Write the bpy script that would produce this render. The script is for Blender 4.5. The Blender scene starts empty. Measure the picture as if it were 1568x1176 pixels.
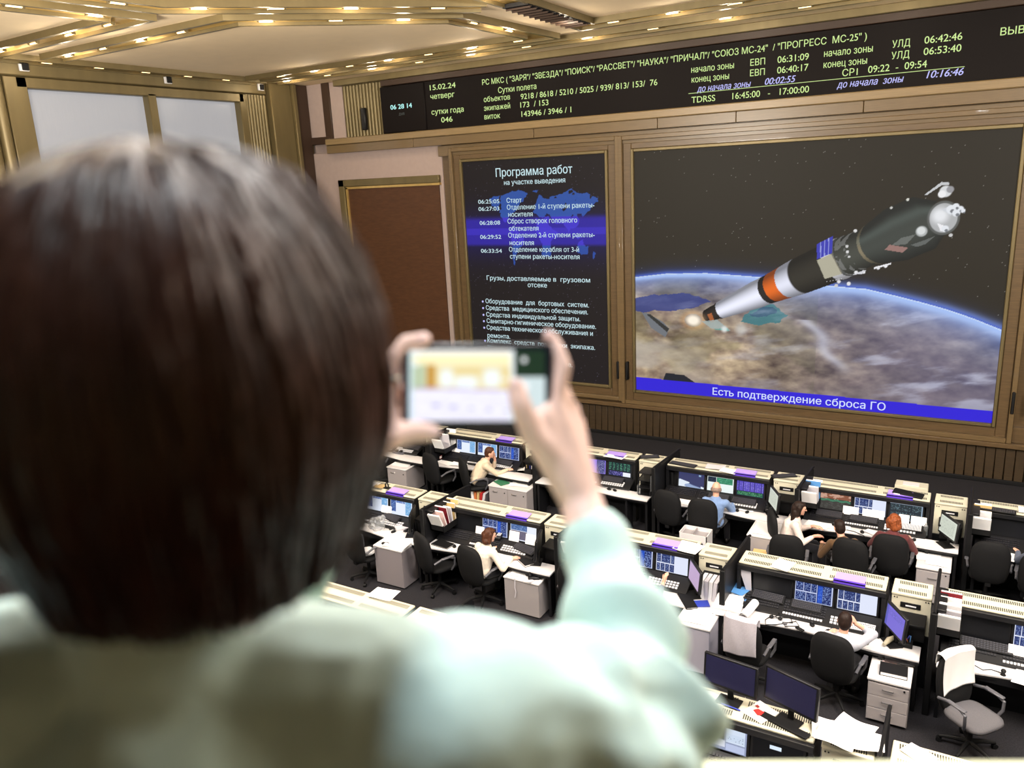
import bpy, bmesh, math, random
import numpy as np
from mathutils import Vector, Matrix, noise
from math import sin, cos, pi, radians as RAD

# ---------------------------------------------------------------- camera, world, light, exposure
SC = bpy.context.scene
COL = SC.collection
H = 6.5                                            # eye height above the hall floor
cam = bpy.data.cameras.new('camera'); camo = bpy.data.objects.new('camera', cam); COL.objects.link(camo)
YAW, PITCH, ROLL, FPX = -.5402017, .2545778, -.0505644, 1219.2352
_f = Vector((sin(YAW)*cos(PITCH), cos(YAW)*cos(PITCH), -sin(PITCH)))
_r = Vector((cos(YAW), -sin(YAW), 0)); _u = _r.cross(_f)
r_ = _r*cos(ROLL) + _u*sin(ROLL); u_ = -_r*sin(ROLL) + _u*cos(ROLL)
camo.matrix_world = Matrix(((r_.x, u_.x, -_f.x, 0), (r_.y, u_.y, -_f.y, 0), (r_.z, u_.z, -_f.z, H), (0, 0, 0, 1)))
cam.sensor_width = 36; cam.lens = 36*FPX/1568; cam.clip_start = .02; cam.clip_end = 200
cam.dof.use_dof = True; cam.dof.focus_distance = 13.5; cam.dof.aperture_fstop = 2.5
SC.camera = camo
SC.view_settings.view_transform = 'Standard'; SC.view_settings.look = 'None'
SC.view_settings.exposure = 0.0; SC.view_settings.gamma = 1; SC.view_settings.use_curve_mapping = False
wd = bpy.data.worlds.new('world'); SC.world = wd; wd.use_nodes = True
wd.node_tree.nodes['Background'].inputs[0].default_value = (1.0, .88, .62, 1)
wd.node_tree.nodes['Background'].inputs[1].default_value = .13

def area_light(name, loc, size, power, color, rot=(0, 0, 0), sy=None):
    l = bpy.data.lights.new(name, 'AREA'); l.energy = power; l.color = color
    l.shape = 'RECTANGLE'; l.size = size; l.size_y = sy or size
    o = bpy.data.objects.new(name, l); COL.objects.link(o); o.location = loc; o.rotation_euler = rot
    return o
# added fill lights, out of view, that brighten the ceiling from both sides
area_light('ceiling_fill_light', (-8.5, 2.2, 7.0), 3.0, 1500, (1, .92, .80), (RAD(122), 0, RAD(8)), 1.0)
area_light('ceiling_fill_light', (5.6, 4.4, 7.4), 3.0, 1500, (1, .92, .80), (RAD(122), 0, RAD(28)), 1.0)
# cool lamp under the added soffit, over the rail
area_light('balcony_lamp', (-.50, .44, 7.97), .34, 42, (.90, .97, 1), sy=.25)
# the hall's ceiling lamps nearer than the picture's upper edge
area_light('hall_lamp', (-8.0, 5.4, 9.2), 4.0, 560, (1, .95, .90), sy=3.0)
area_light('hall_lamp', (-2.0, 5.4, 9.2), 4.5, 760, (1, .95, .90), sy=3.0)
area_light('hall_lamp', (3.8, 8.0, 9.2), 5.0, 1000, (1, .95, .90), sy=5.0)

# ---------------------------------------------------------------- helpers
def srgb(r, g, b):
    f = lambda c: (c/255/12.92 if c/255 <= .04045 else ((c/255+.055)/1.055)**2.4)
    return (f(r), f(g), f(b), 1)
MATS = {}
def mat(name, col, rough=.5, metal=0, spec=.5, emit=None, estr=1, noise_amt=0, nscale=20, stretch=(1, 1, 1), bump=0, bscale=None, coat=0, trans=0, alpha=1, sheen=0):
    if name in MATS: return MATS[name]
    m = bpy.data.materials.new(name); m.use_nodes = True; nt = m.node_tree; b = nt.nodes['Principled BSDF']
    col = col if len(col) == 4 else (*col, 1)
    b.inputs['Base Color'].default_value = col; b.inputs['Roughness'].default_value = rough
    b.inputs['Metallic'].default_value = metal; b.inputs['Specular IOR Level'].default_value = spec
    b.inputs['Coat Weight'].default_value = coat; b.inputs['Transmission Weight'].default_value = trans
    b.inputs['Alpha'].default_value = alpha; b.inputs['Sheen Weight'].default_value = sheen
    if emit: b.inputs['Emission Color'].default_value = emit; b.inputs['Emission Strength'].default_value = estr
    if noise_amt or bump:
        tc = nt.nodes.new('ShaderNodeTexCoord'); mp = nt.nodes.new('ShaderNodeMapping'); nt.links.new(tc.outputs['Object'], mp.inputs[0])
        mp.inputs['Scale'].default_value = stretch
        n = nt.nodes.new('ShaderNodeTexNoise'); n.inputs['Scale'].default_value = nscale; n.inputs['Detail'].default_value = 5
        nt.links.new(mp.outputs[0], n.inputs['Vector'])
        if noise_amt:
            rmp = nt.nodes.new('ShaderNodeValToRGB'); rmp.color_ramp.elements[0].position = .3; rmp.color_ramp.elements[1].position = .7
            rmp.color_ramp.elements[0].color = [c*(1-noise_amt) for c in col[:3]] + [1]
            rmp.color_ramp.elements[1].color = [min(1, c*(1+noise_amt)) for c in col[:3]] + [1]
            nt.links.new(n.outputs['Fac'], rmp.inputs[0]); nt.links.new(rmp.outputs[0], b.inputs['Base Color'])
        if bump:
            bp = nt.nodes.new('ShaderNodeBump'); bp.inputs['Strength'].default_value = bump; bp.inputs['Distance'].default_value = .01
            nt.links.new(n.outputs['Fac'], bp.inputs['Height']); nt.links.new(bp.outputs[0], b.inputs['Normal'])
    MATS[name] = m
    return m
def mat_screen(name='screen_picture', k=1.0):
    if name in MATS: return MATS[name]
    m = bpy.data.materials.new(name); m.use_nodes = True; nt = m.node_tree; b = nt.nodes['Principled BSDF']
    a = nt.nodes.new('ShaderNodeAttribute'); a.attribute_name = 'Col'
    b.inputs['Base Color'].default_value = (.004, .004, .005, 1); b.inputs['Roughness'].default_value = .5; b.inputs['Specular IOR Level'].default_value = .12
    nt.links.new(a.outputs['Color'], b.inputs['Emission Color']); b.inputs['Emission Strength'].default_value = k
    MATS[name] = m
    return m

class MB:
    def __init__(s): s.bm = bmesh.new()
    def box(s, c, d, rot=None, bev=0, seg=1):
        bm = bmesh.new(); bmesh.ops.create_cube(bm, size=1)
        bmesh.ops.scale(bm, vec=d, verts=bm.verts)
        if bev: bmesh.ops.bevel(bm, geom=bm.edges[:], offset=bev, segments=seg, affect='EDGES', profile=.5)
        M = Matrix.Translation(c)
        if rot is not None: M = M @ (rot if isinstance(rot, Matrix) else Matrix.Rotation(rot, 4, 'Z'))
        return s.add(bm, M)
    def span(s, x0, x1, y0, y1, z0, z1, bev=0):
        return s.box(((x0+x1)/2, (y0+y1)/2, (z0+z1)/2), (abs(x1-x0), abs(y1-y0), abs(z1-z0)), bev=bev)
    def add(s, bm, M=None):
        me = bpy.data.meshes.new('tmp'); bm.to_mesh(me); bm.free()
        if M is not None: me.transform(M)
        s.bm.from_mesh(me); bpy.data.meshes.remove(me)
        return s
    def cone(s, p0, p1, r0, r1=None, n=14):
        p0, p1 = Vector(p0), Vector(p1); r1 = r0 if r1 is None else r1
        bm = bmesh.new(); d = p1-p0
        bmesh.ops.create_cone(bm, cap_ends=True, segments=n, radius1=r0, radius2=max(r1, 1e-5), depth=d.length)
        return s.add(bm, Matrix.Translation((p0+p1)/2) @ d.to_track_quat('Z', 'Y').to_matrix().to_4x4())
    def ball(s, c, r, n=2, rot=None):
        bm = bmesh.new(); bmesh.ops.create_icosphere(bm, subdivisions=n, radius=1)
        r = r if hasattr(r, '__len__') else (r, r, r)
        M = Matrix.Translation(c)
        if rot is not None: M = M @ rot
        return s.add(bm, M @ Matrix.Diagonal((*r, 1)))
    def cap(s, p0, p1, r0, r1=None, n=2):
        r1 = r0 if r1 is None else r1
        s.ball(p0, r0, n); s.ball(p1, r1, n); return s.cone(p0, p1, r0, r1, 14)
    def tube(s, pts, r, n=8, cap=True, rs=None):
        pts = [Vector(p) for p in pts]; bm = bmesh.new(); rings = []; up = None
        for i, p in enumerate(pts):
            d = (pts[min(i+1, len(pts)-1)] - pts[max(i-1, 0)]).normalized()
            if up is None: up = d.orthogonal().normalized()
            up = (up - d*up.dot(d)).normalized(); w = d.cross(up)
            rr = rs[i] if rs else r
            rings.append([bm.verts.new(p + up*cos(2*pi*k/n)*rr + w*sin(2*pi*k/n)*rr) for k in range(n)])
        for a, b in zip(rings, rings[1:]):
            for k in range(n): bm.faces.new((a[k], a[(k+1) % n], b[(k+1) % n], b[k]))
        if cap: bm.faces.new(rings[0][::-1]); bm.faces.new(rings[-1])
        return s.add(bm)
    def prism(s, poly, h, M=None, bev=0):                       # polygon in xy extruded to z = h
        bm = bmesh.new(); vs = [bm.verts.new((x, y, 0)) for x, y in poly]; f = bm.faces.new(vs)
        r = bmesh.ops.extrude_face_region(bm, geom=[f])
        bmesh.ops.translate(bm, vec=(0, 0, h), verts=[v for v in r['geom'] if isinstance(v, bmesh.types.BMVert)])
        bmesh.ops.recalc_face_normals(bm, faces=bm.faces)
        if bev: bmesh.ops.bevel(bm, geom=[e for e in bm.edges], offset=bev, segments=2, affect='EDGES', profile=.5)
        return s.add(bm, M)
    def lathe(s, prof, n=20, M=None):
        bm = bmesh.new(); rings = []
        for r, z in prof: rings.append([bm.verts.new((r*cos(2*pi*k/n), r*sin(2*pi*k/n), z)) for k in range(n)])
        for a, b in zip(rings, rings[1:]):
            for k in range(n): bm.faces.new((a[k], a[(k+1) % n], b[(k+1) % n], b[k]))
        bm.faces.new(rings[0][::-1]); bm.faces.new(rings[-1])
        return s.add(bm, M)
    def grid(s, fn, nu, nv):                                     # open sheet fn(u,v)->xyz
        bm = bmesh.new(); g = [[bm.verts.new(fn(i/nu, j/nv)) for j in range(nv+1)] for i in range(nu+1)]
        for i in range(nu):
            for j in range(nv): bm.faces.new((g[i][j], g[i+1][j], g[i+1][j+1], g[i][j+1]))
        return s.add(bm)
    def mesh(s, name, sharp=38):
        me = bpy.data.meshes.new(name); s.bm.normal_update(); s.bm.to_mesh(me); s.bm.free()
        me.polygons.foreach_set('use_smooth', [True]*len(me.polygons)); me.set_sharp_from_angle(angle=RAD(sharp))
        return me
def put(name, me, m, parent=None, loc=None, rz=None):
    o = bpy.data.objects.new(name, me); COL.objects.link(o)
    if m is not None: me.materials.clear(); me.materials.append(m)
    if parent: o.parent = parent
    if loc is not None: o.location = loc
    if rz is not None: o.rotation_euler = (0, 0, rz)
    return o
def obj(name, mb, m, parent=None, loc=None, rz=None, sharp=38): return put(name, mb.mesh(name, sharp), m, parent, loc, rz)
def tag(o, label, cat, group=None):
    o['label'] = label; o['category'] = cat
    if group: o['group'] = group
    return o
def thing(name, label, cat, loc=(0, 0, 0), rz=0, group=None):
    o = bpy.data.objects.new(name, None); COL.objects.link(o); o.empty_display_size = .1
    o.location = loc; o.rotation_euler = (0, 0, rz)
    return tag(o, label, cat, group)
def struct(name, mb, m, parent=None):
    o = obj(name, mb, m, parent)
    if not parent: o['kind'] = 'structure'
    return o
def dup(root, loc, rz, label, group=None):
    def cp(o, par):
        c = o.copy(); COL.objects.link(c); c.parent = par
        for ch in list(o.children): cp(ch, c)
        return c
    r = cp(root, None); r.location = loc; r.rotation_euler = (0, 0, rz); r['label'] = label
    if group: r['group'] = group
    return r
def blob(name, mb, voxel, m, parent=None, smooth=4, post=None):
    """one continuous surface from overlapping solids"""
    me = bpy.data.meshes.new(name); mb.bm.to_mesh(me); mb.bm.free()
    t = bpy.data.objects.new('t', me); COL.objects.link(t)
    md = t.modifiers.new('r', 'REMESH'); md.mode = 'VOXEL'; md.voxel_size = voxel
    if smooth: ms = t.modifiers.new('s', 'SMOOTH'); ms.factor = .5; ms.iterations = smooth
    bpy.context.view_layer.update()
    me2 = bpy.data.meshes.new_from_object(t.evaluated_get(bpy.context.evaluated_depsgraph_get()))
    bpy.data.objects.remove(t); me2.name = name
    if post: post(me2)
    me2.polygons.foreach_set('use_smooth', [True]*len(me2.polygons))
    return put(name, me2, m, parent)
def paint_grid(name, nx, nz, P0, PX, PZ, rgb, m, parent, domain='POINT'):
    """a flat picture of nx*nz coloured cells on the rectangle P0, P0+PX, P0+PZ; rgb: (nz,nx,3) in sRGB 0..1"""
    P0, PX, PZ = map(np.array, (P0, PX, PZ))
    me = bpy.data.meshes.new(name)
    if domain == 'POINT': cx, cz = nx-1, nz-1
    else: cx, cz = nx, nz
    ii, jj = np.meshgrid(np.arange(cx+1), np.arange(cz+1))
    co = P0 + PX*(ii[..., None]/cx) + PZ*(jj[..., None]/cz)
    idx = np.arange((cx+1)*(cz+1)).reshape(cz+1, cx+1)
    f = np.stack([idx[:-1, :-1], idx[:-1, 1:], idx[1:, 1:], idx[1:, :-1]], -1).reshape(-1, 4)
    me.vertices.add(co.size//3); me.vertices.foreach_set('co', co.astype(np.float32).ravel())
    me.loops.add(f.size); me.loops.foreach_set('vertex_index', f.astype(np.int32).ravel())
    me.polygons.add(len(f)); me.polygons.foreach_set('loop_start', np.arange(0, f.size, 4, dtype=np.int32))
    me.update(calc_edges=True)
    lin = np.where(rgb <= .04045, rgb/12.92, ((np.clip(rgb, 0, 1)+.055)/1.055)**2.4)
    at = me.attributes.new('Col', 'FLOAT_COLOR', domain)
    at.data.foreach_set('color', np.concatenate([lin, np.ones(lin.shape[:2]+(1,))], -1).astype(np.float32).ravel())
    return put(name, me, m, parent)
def text_into(mb, body, x0, x1, z, cap, y, shear=0, spacing=1.0, bold=0):
    """lettering cut row by row from the glyph outlines (non-zero winding), laid flat on the plane y"""
    from mathutils.geometry import interpolate_bezier
    c = bpy.data.curves.new('t', 'FONT'); c.body = body; c.shear = shear
    o = bpy.data.objects.new('t', c); COL.objects.link(o); bpy.context.view_layer.update()
    cv = o.to_curve(bpy.context.evaluated_depsgraph_get()); E = []
    for sp in cv.splines:
        P = []
        if sp.type == 'BEZIER':
            bp = sp.bezier_points; n = len(bp)
            for k in range(n):
                a, d = bp[k], bp[(k+1) % n]; P += [(q.x, q.y) for q in interpolate_bezier(a.co, a.handle_right, d.handle_left, d.co, 7)[:-1]]
        else: P = [(q.co.x, q.co.y) for q in sp.points]
        E += [(*p, *q) for p, q in zip(P, P[1:]+P[:1]) if abs(p[1]-q[1]) > 1e-6]
    o.to_curve_clear(); bpy.data.objects.remove(o); bpy.data.curves.remove(c)
    E = np.array(E); mn, mx = min(E[:, 0].min(), E[:, 2].min()), max(E[:, 0].max(), E[:, 2].max()); zl, zh = min(E[:, 1].min(), E[:, 3].min()), max(E[:, 1].max(), E[:, 3].max())
    sx = (x1-x0)/(mx-mn); sz = cap/.70; R = 34; h = (zh-zl)/R; verts, faces = [], []
    for r in range(R):
        ym = zl+h*(r+.5); lo, hi = np.minimum(E[:, 1], E[:, 3]), np.maximum(E[:, 1], E[:, 3]); e = E[(lo <= ym) & (hi > ym)]
        if not len(e): continue
        xs = e[:, 0]+(e[:, 2]-e[:, 0])*(ym-e[:, 1])/(e[:, 3]-e[:, 1]); w = np.where(e[:, 3] > e[:, 1], 1, -1); od = np.argsort(xs); wn = 0; st = None
        for k in od:
            if wn == 0: st = xs[k]
            wn += w[k]
            if wn == 0 and xs[k]-st > .002:
                a, d = (st-bold-mn)*sx+x0, (xs[k]+bold-mn)*sx+x0; b0, b1 = (zl+h*r)*sz+z, (zl+h*(r+1))*sz+z; n = len(verts)
                verts += [(a, y, b0), (d, y, b0), (d, y, b1), (a, y, b1)]; faces.append((n, n+1, n+2, n+3))
    me = bpy.data.meshes.new('t'); me.from_pydata(verts, [], faces); mb.bm.from_mesh(me); bpy.data.meshes.remove(me)
    bmesh.ops.remove_doubles(mb.bm, verts=mb.bm.verts, dist=1e-5)

# ---------------------------------------------------------------- materials
WOOD = mat('wood_panel', srgb(94, 75, 51), .36, 0, .5, noise_amt=.18, nscale=3, stretch=(1.2, 1.2, 14), bump=.05, coat=.25)
WOODH = mat('wood_horizontal', srgb(106, 87, 60), .32, 0, .5, noise_amt=.14, nscale=3, stretch=(1, 6, 24), coat=.35)
WOODL = mat('wood_light', srgb(132, 111, 78), .32, 0, .5, noise_amt=.12, nscale=3, stretch=(1, 6, 24), coat=.3)
WOODD = mat('wood_dark', srgb(60, 47, 31), .5, 0, .4, noise_amt=.2, nscale=3, stretch=(2, 2, 12))
DOORW = mat('door_wood', srgb(78, 50, 32), .5, 0, .4, noise_amt=.15, nscale=2.5, stretch=(2, 2, 10))
UMBER = mat('umber_trim', srgb(58, 42, 32), .5, 0, .4)
BRASS = mat('brass', srgb(200, 168, 104), .3, .6, .5, noise_amt=.1, nscale=6)
BRASSM = mat('brass_matte', srgb(112, 99, 68), .42, .4, .5, noise_amt=.1, nscale=4, stretch=(1, 1, .2))
PLASTER = mat('beige_plaster', srgb(166, 148, 142), .8, 0, .3, noise_amt=.03, nscale=8)
CREAMC = mat('ceiling_cream', srgb(240, 217, 182), .85, 0, .2, noise_amt=.02, nscale=3)
FLOORM = mat('dark_carpet', srgb(38, 37, 41), .9, 0, .2, noise_amt=.35, nscale=60)
BLACK = mat('black_laminate', srgb(20, 20, 23), .45, 0, .4)
BLACKM = mat('black_matte', srgb(13, 13, 15), .6, 0, .3)
CREAM = mat('cream_metal', srgb(208, 203, 182), .42, 0, .4)
WHITE = mat('white_laminate', srgb(222, 219, 221), .4, 0, .4)
GREY = mat('grey_laminate', srgb(158, 152, 154), .5, 0, .4)
GREYD = mat('slate_laminate', srgb(92, 92, 100), .5, 0, .4)
PAPER = mat('white_paper', srgb(246, 245, 246), .75, 0, .2)
CHROME = mat('chrome', srgb(190, 190, 190), .25, 1)
FABRIC = mat('black_upholstery', srgb(19, 19, 21), .8, 0, .25, noise_amt=.2, nscale=120)
FABRICG = mat('charcoal_upholstery', srgb(96, 94, 98), .85, 0, .25, noise_amt=.12, nscale=120)
PLAST = mat('grey_plastic', srgb(88, 88, 94), .4, 0, .5)
KEYS = mat('key_black', srgb(30, 30, 36), .5)
KEYW = mat('key_white', srgb(214, 214, 220), .5)
VIOLET = mat('violet_acrylic', srgb(186, 158, 244), .25, 0, .5, alpha=.85)
VIOLETD = mat('violet_strip', srgb(96, 66, 200), .3, 0, .5)
LED = mat('led_green', (0, 0, 0), .5, 0, 0, emit=srgb(214, 240, 160), estr=1.0)
LEDB = mat('led_lilac', (0, 0, 0), .5, 0, 0, emit=srgb(196, 196, 255), estr=1.0)
LEDC = mat('led_cyan', (0, 0, 0), .5, 0, 0, emit=srgb(190, 255, 250), estr=1.1)
LEDD = mat('led_dim', (0, 0, 0), .5, 0, 0, emit=srgb(110, 112, 104), estr=.6)
TXTW = mat('screen_text', (0, 0, 0), .5, 0, 0, emit=srgb(206, 234, 240), estr=1.0)
TXTV = mat('caption_text', (0, 0, 0), .5, 0, 0, emit=srgb(214, 224, 255), estr=1.0)
SCREEN = mat_screen()
OFFSCR = mat('screen_off', srgb(22, 23, 27), .28, 0, .5)
BULB = mat('bulb_glow', srgb(255, 240, 210), .4, 0, .3, emit=srgb(255, 218, 150), estr=2.5)
GLASSW = mat('frosted_glass', srgb(120, 122, 128), .3, 0, .4, emit=srgb(182, 184, 192), estr=.5, noise_amt=.06, nscale=9, stretch=(1, 14, .3))
# ---------------------------------------------------------------- room shell
WY, ZC, LX = 17.98, 9.3, -17.3
b = MB(); b.span(-19, 6.5, 1.5, 19, -.2, 0); struct('floor', b, FLOORM)
b = MB(); b.span(-18, 6.5, 1.2, 18.4, ZC, ZC+.2); struct('ceiling', b, CREAMC)
# front wall: plaster to the left of the screens, wood behind them
b = MB(); b.span(LX-.4, 6.5, WY+.22, WY+.5, 0, ZC); fw = struct('wall_front', b, PLASTER)
def slab(name, x0, x1, z0, z1, d0, d1, m, bev=.012):
    """a board fixed on the front wall, from d0 to d1 in front of its plane"""
    b = MB(); b.span(x0, x1, WY-d1, WY-d0, z0, z1, bev=bev); return obj(name, b, m, fw)
slab('plaster_panel', LX, -12.6, 0, 7.42, -.22, .0, PLASTER)
slab('upper_panel', LX, -16.56, 7.86, ZC, -.22, .0, PLASTER)
slab('upper_panel', -16.28, -15.82, 7.72, ZC, -.22, .0, PLASTER)
slab('umber_post', -16.56, -16.28, 7.72, ZC, -.22, .03, UMBER)
slab('umber_rail', LX, -16.4, 7.66, 7.86, -.05, .05, UMBER)
def flutes(name, p0, p1, z0, z1, n, r, m, parent):
    p0, p1 = Vector(p0), Vector(p1); b = MB()
    for i in range(n):
        p = p0 + (p1-p0)*((i+.5)/n)
        b.cone((p.x, p.y, z0), (p.x, p.y, z1), r, n=10)
    return obj(name, b, m, parent)
slab('fluted_backing', -15.82, -14.2, 7.76, ZC, -.22, -.06, BRASSM)
flutes('fluting', (-15.82, WY+.05, 0), (-14.2, WY+.05, 0), 7.78, ZC, 14, .056, BRASSM, fw)
b = MB(); b.span(-15.13, -14.98, WY-.12, WY-.002, 7.94, 8.52, bev=.02); b.span(-15.105, -15.005, WY-.13, WY-.12, 7.97, 8.49)
tag(obj('wall_speaker', b, BLACK), 'slim black loudspeaker on the fluted brass panel beside the digital clock', 'speaker')
# wall behind and around the two big screens
slab('wood_backing', -12.6, 4.0, .82, 7.42, -.22, -.04, WOOD)
slab('ledge_upper', -16.42, 4.0, 7.6, 7.78, -.05, .24, WOODL, .02)
b = MB()
for i, (xa, xb) in enumerate(((-16.42, -13.35), (-13.34, -9.7), (-9.69, -6.55), (-6.54, -4.8), (-4.79, -2.3), (-2.29, 4.0))): b.span(xa, xb, WY-.2, WY, 7.38, 7.6, bev=.008)
obj('ledge_lower', b, WOODH, fw)
slab('cornice', -14.35, 4.0, 9.0, 9.16, -.2, .12, UMBER)
slab('cornice', -15.9, 4.0, 9.14, ZC, -.2, .26, BRASSM)
slab('head_rail', -12.64, 4.0, 7.1, 7.37, -.04, .1, WOODH)
b = MB()                                                        # wainscot with narrow grooves below the screens
n = 96
for i in range(n):
    xa = -12.6 + 16.6*i/n; b.span(xa+.006, xa+16.6/n-.006, WY-.1, WY+.2, .08, .8, bev=.01)
obj('wainscot', b, WOODD, fw)
slab('wainscot_cap', -12.64, 4.0, .78, .88, -.2, .2, WOOD)
slab('sill_rail', -12.64, 4.0, .88, 1.2, -.04, .08, WOOD)
slab('plinth', LX, 4.0, 0, .09, -.2, .13, BLACKM)
# door left of the programme screen
d = thing('door_1', 'large dark brown wooden door in a brass frame on the front wall', 'door'); d['kind'] = 'structure'
b = MB(); b.span(-15.9, -12.72, WY-.05, WY-.005, .1, 6.4); obj('door_leaf', b, DOORW, d)
b = MB(); b.span(-16.2, -15.98, WY-.12, WY-.005, .1, 6.64, bev=.02); b.span(-16.2, -12.66, WY-.12, WY-.005, 6.44, 6.64, bev=.02); obj('door_frame', b, BRASSM, d)
b = MB(); b.span(-15.95, -15.89, WY-.09, WY-.005, .1, 6.42); b.span(-15.95, -12.66, WY-.09, WY-.005, 6.38, 6.44); obj('door_bead', b, BRASS, d)
# left wall with its glazed gallery
b = MB()
b.span(LX-.3, LX, 1.5, 9.55, 0, ZC); b.span(LX-.3, LX, 9.55, 16.2, 0, 5.5); b.span(LX-.3, LX, 9.55, 16.2, 8.86, ZC); b.span(LX-.3, LX, 16.2, WY+.3, 0, ZC)
lw = struct('wall_left', b, BRASSM)
b = MB(); b.span(LX, LX+.1, 1.5, 16.5, 8.96, ZC-.02, bev=.03); obj('frieze', b, BRASSM, lw)
flutes('fluting', (LX+.03, 1.6, 0), (LX+.03, 9.55, 0), 3.5, 8.95, 30, .12, BRASSM, lw)
flutes('fluting', (LX+.02, 15.78, 0), (LX+.02, 16.5, 0), 4.5, 8.95, 7, .052, BRASSM, lw)
b = MB(); b.span(LX, LX+.22, 16.52, 17.3, 0, ZC-.02, bev=.03); b.span(LX, LX+.3, 17.3, 17.44, 0, ZC-.02, bev=.02); obj('corner_pilaster', b, BRASSM, lw)
b = MB(); b.span(LX, LX+.2, 17.5, WY-.03, 0, ZC-.02); obj('corner_board', b, UMBER, lw)
w = thing('window_1', 'frosted glazed gallery window in a brass frame high on the left wall', 'window'); w['kind'] = 'structure'
b = MB()
for y0, y1, z0, z1 in ((9.55, 10.02, 5.5, 8.95), (15.55, 15.78, 5.5, 8.95), (12.82, 13.04, 5.6, 8.8), (9.8, 15.7, 8.74, 8.95), (9.8, 15.7, 5.5, 5.7)): b.span(LX-.2, LX+.09, y0, y1, z0, z1, bev=.015)
obj('window_frame', b, BRASSM, w)
for y0, y1 in ((10.0, 12.85), (13.0, 15.6)):
    b = MB(); b.span(LX-.14, LX-.12, y0, y1, 5.6, 8.8); obj('pane', b, GLASSW, w)
for i, (y, z, t) in enumerate(((10.0, 9.14, 'nearest the fluted left panel'), (13.4, 9.13, 'above the window mullion'), (16.3, 9.15, 'by the corner pilaster'))):
    t_ = thing('wall_sensor', 'small black-faced sensor box on the brass frieze, ' + t, 'sensor', (LX+.1, y, z), 0, 'sensors on the frieze')
    b = MB(); b.span(0, .05, -.1, .1, -.085, .085, bev=.01); obj('housing', b, WHITE, t_)
    b = MB(); b.span(.045, .075, -.055, .085, -.07, .07, bev=.01); obj('face', b, BLACKM, t_)
# right and rear of the hall lie outside the picture
# ---------------------------------------------------------------- brass strips and lamps of the ceiling
def strip(pts, name='ceiling_strip', closed=False):
    pts = [Vector((x, y, 0)) for x, y in pts]; n = len(pts)
    nrm = []
    for i in range(n):
        a = (pts[i]-pts[i-1]).normalized() if i else (pts[1]-pts[0]).normalized()
        c = (pts[i+1]-pts[i]).normalized() if i < n-1 else a
        t = (a+c).normalized(); k = Vector((-t.y, t.x, 0)); nrm.append(k/max(.5, k.dot(Vector((-a.y, a.x, 0)))))
    def run(prof):
        bm = bmesh.new(); R = [[bm.verts.new(p + q*o + Vector((0, 0, ZC+z))) for o, z in prof] for p, q in zip(pts, nrm)]
        m = len(prof)
        for A, B in zip(R, R[1:]):
            for k in range(m): bm.faces.new((A[k], A[(k+1) % m], B[(k+1) % m], B[k]))
        bm.faces.new(R[0][::-1]); bm.faces.new(R[-1]); bmesh.ops.recalc_face_normals(bm, faces=bm.faces); return bm
    t = thing(name, '', 'trim'); t['kind'] = 'structure'
    b = MB(); b.add(run([(-.2, -.005), (-.2, -.05), (-.1, -.012), (0, -.05), (.1, -.012), (.2, -.05), (.2, -.005)])); obj('reflector', b, BRASS, t)
    for s in (-1, 1):
        b = MB(); b.add(run([(s*.2, .0), (s*.2, -.11), (s*.27, -.11), (s*.27, .0)])); obj('edge_rail', b, BRASSM, t)
    return t
def lamps_on(pts, step, start, where):
    k = 0
    for (xa, ya), (xb, yb) in zip(pts, pts[1:]):
        L = math.hypot(xb-xa, yb-ya); s = start
        while s < L-.2:
            x, y = xa+(xb-xa)*s/L, ya+(yb-ya)*s/L
            yield x, y, math.atan2(yb-ya, xb-xa); s += step
STRIPS = [
 ('hexagon', [(-16.45, 10.2), (-11.15, 10.12), (-8.38, 12.65), (-8.2, 15.55), (-16.6, 15.55)]),
 ('front', [(-16.8, 16.35), (5.5, 16.35)]),
 ('right', [(-6.95, 10.0), (-6.95, 15.05), (5.5, 15.05)]),
 ('slanted', [(-11.5, 6.4), (-11.1, 8.72), (-8.45, 11.3), (-7.5, 12.2)]),
 ('left', [(-16.7, 9.05), (-12.1, 8.9), (-12.5, 6.4)]),
 ('wall', [(-16.95, 7.5), (-16.95, 16.1)]),
]
LABS = {'hexagon': 'around the six-sided ceiling panel', 'front': 'running along above the display board', 'right': 'bordering the right-hand ceiling panel', 'slanted': 'running aslant at the top edge', 'left': 'bordering the left corner panel', 'wall': 'above the frosted window wall'}
li = 0
for key, pts in STRIPS:
    t = strip(pts); t['label'] = 'gleaming brass light strip on the cream ceiling, ' + LABS[key]
    for x, y, a in lamps_on(pts, 1.15 if key != 'front' else 1.45, .55, key):
        if x > 1.5: continue
        root = thing('ceiling_lamp', 'warm glowing tube lamp in the brass ceiling strip ' + LABS[key], 'lamp', (x, y, ZC-.05), a, 'lamps of the brass strip ' + LABS[key])
        if li == 0:
            bm_ = MB(); bm_.box((0, 0, -.028), (.24, .035, .03), bev=.012); bulb_me = bm_.mesh('tube')
            bm_ = MB(); bm_.box((0, 0, -.02), (.03, .06, .045)); sock_me = bm_.mesh('socket')
        put('tube', bulb_me, BULB, root); [put('socket', sock_me, BRASSM, root, (q, 0, 0)) for q in (-.13, .13)]
        l = bpy.data.lights.get('strip_lamp') or bpy.data.lights.new('strip_lamp', 'POINT')
        l.energy = 24; l.color = (1, .86, .66); l.shadow_soft_size = .1
        if li % 2 == 0 and key != 'wall':
            lo = bpy.data.objects.new('strip_light', l); COL.objects.link(lo); lo.parent = root; lo.location = (0, 0, -.22)
        li += 1
t = thing('ceiling_grille', 'dark slatted ventilation grille set in the ceiling by the brass strip', 'grille', (-6.95, 13.5, ZC-.03))
b = MB(); b.span(-.24, .24, -1.2, 1.2, -.09, -.03); obj('duct', b, BLACKM, t)
b = MB()
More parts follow.
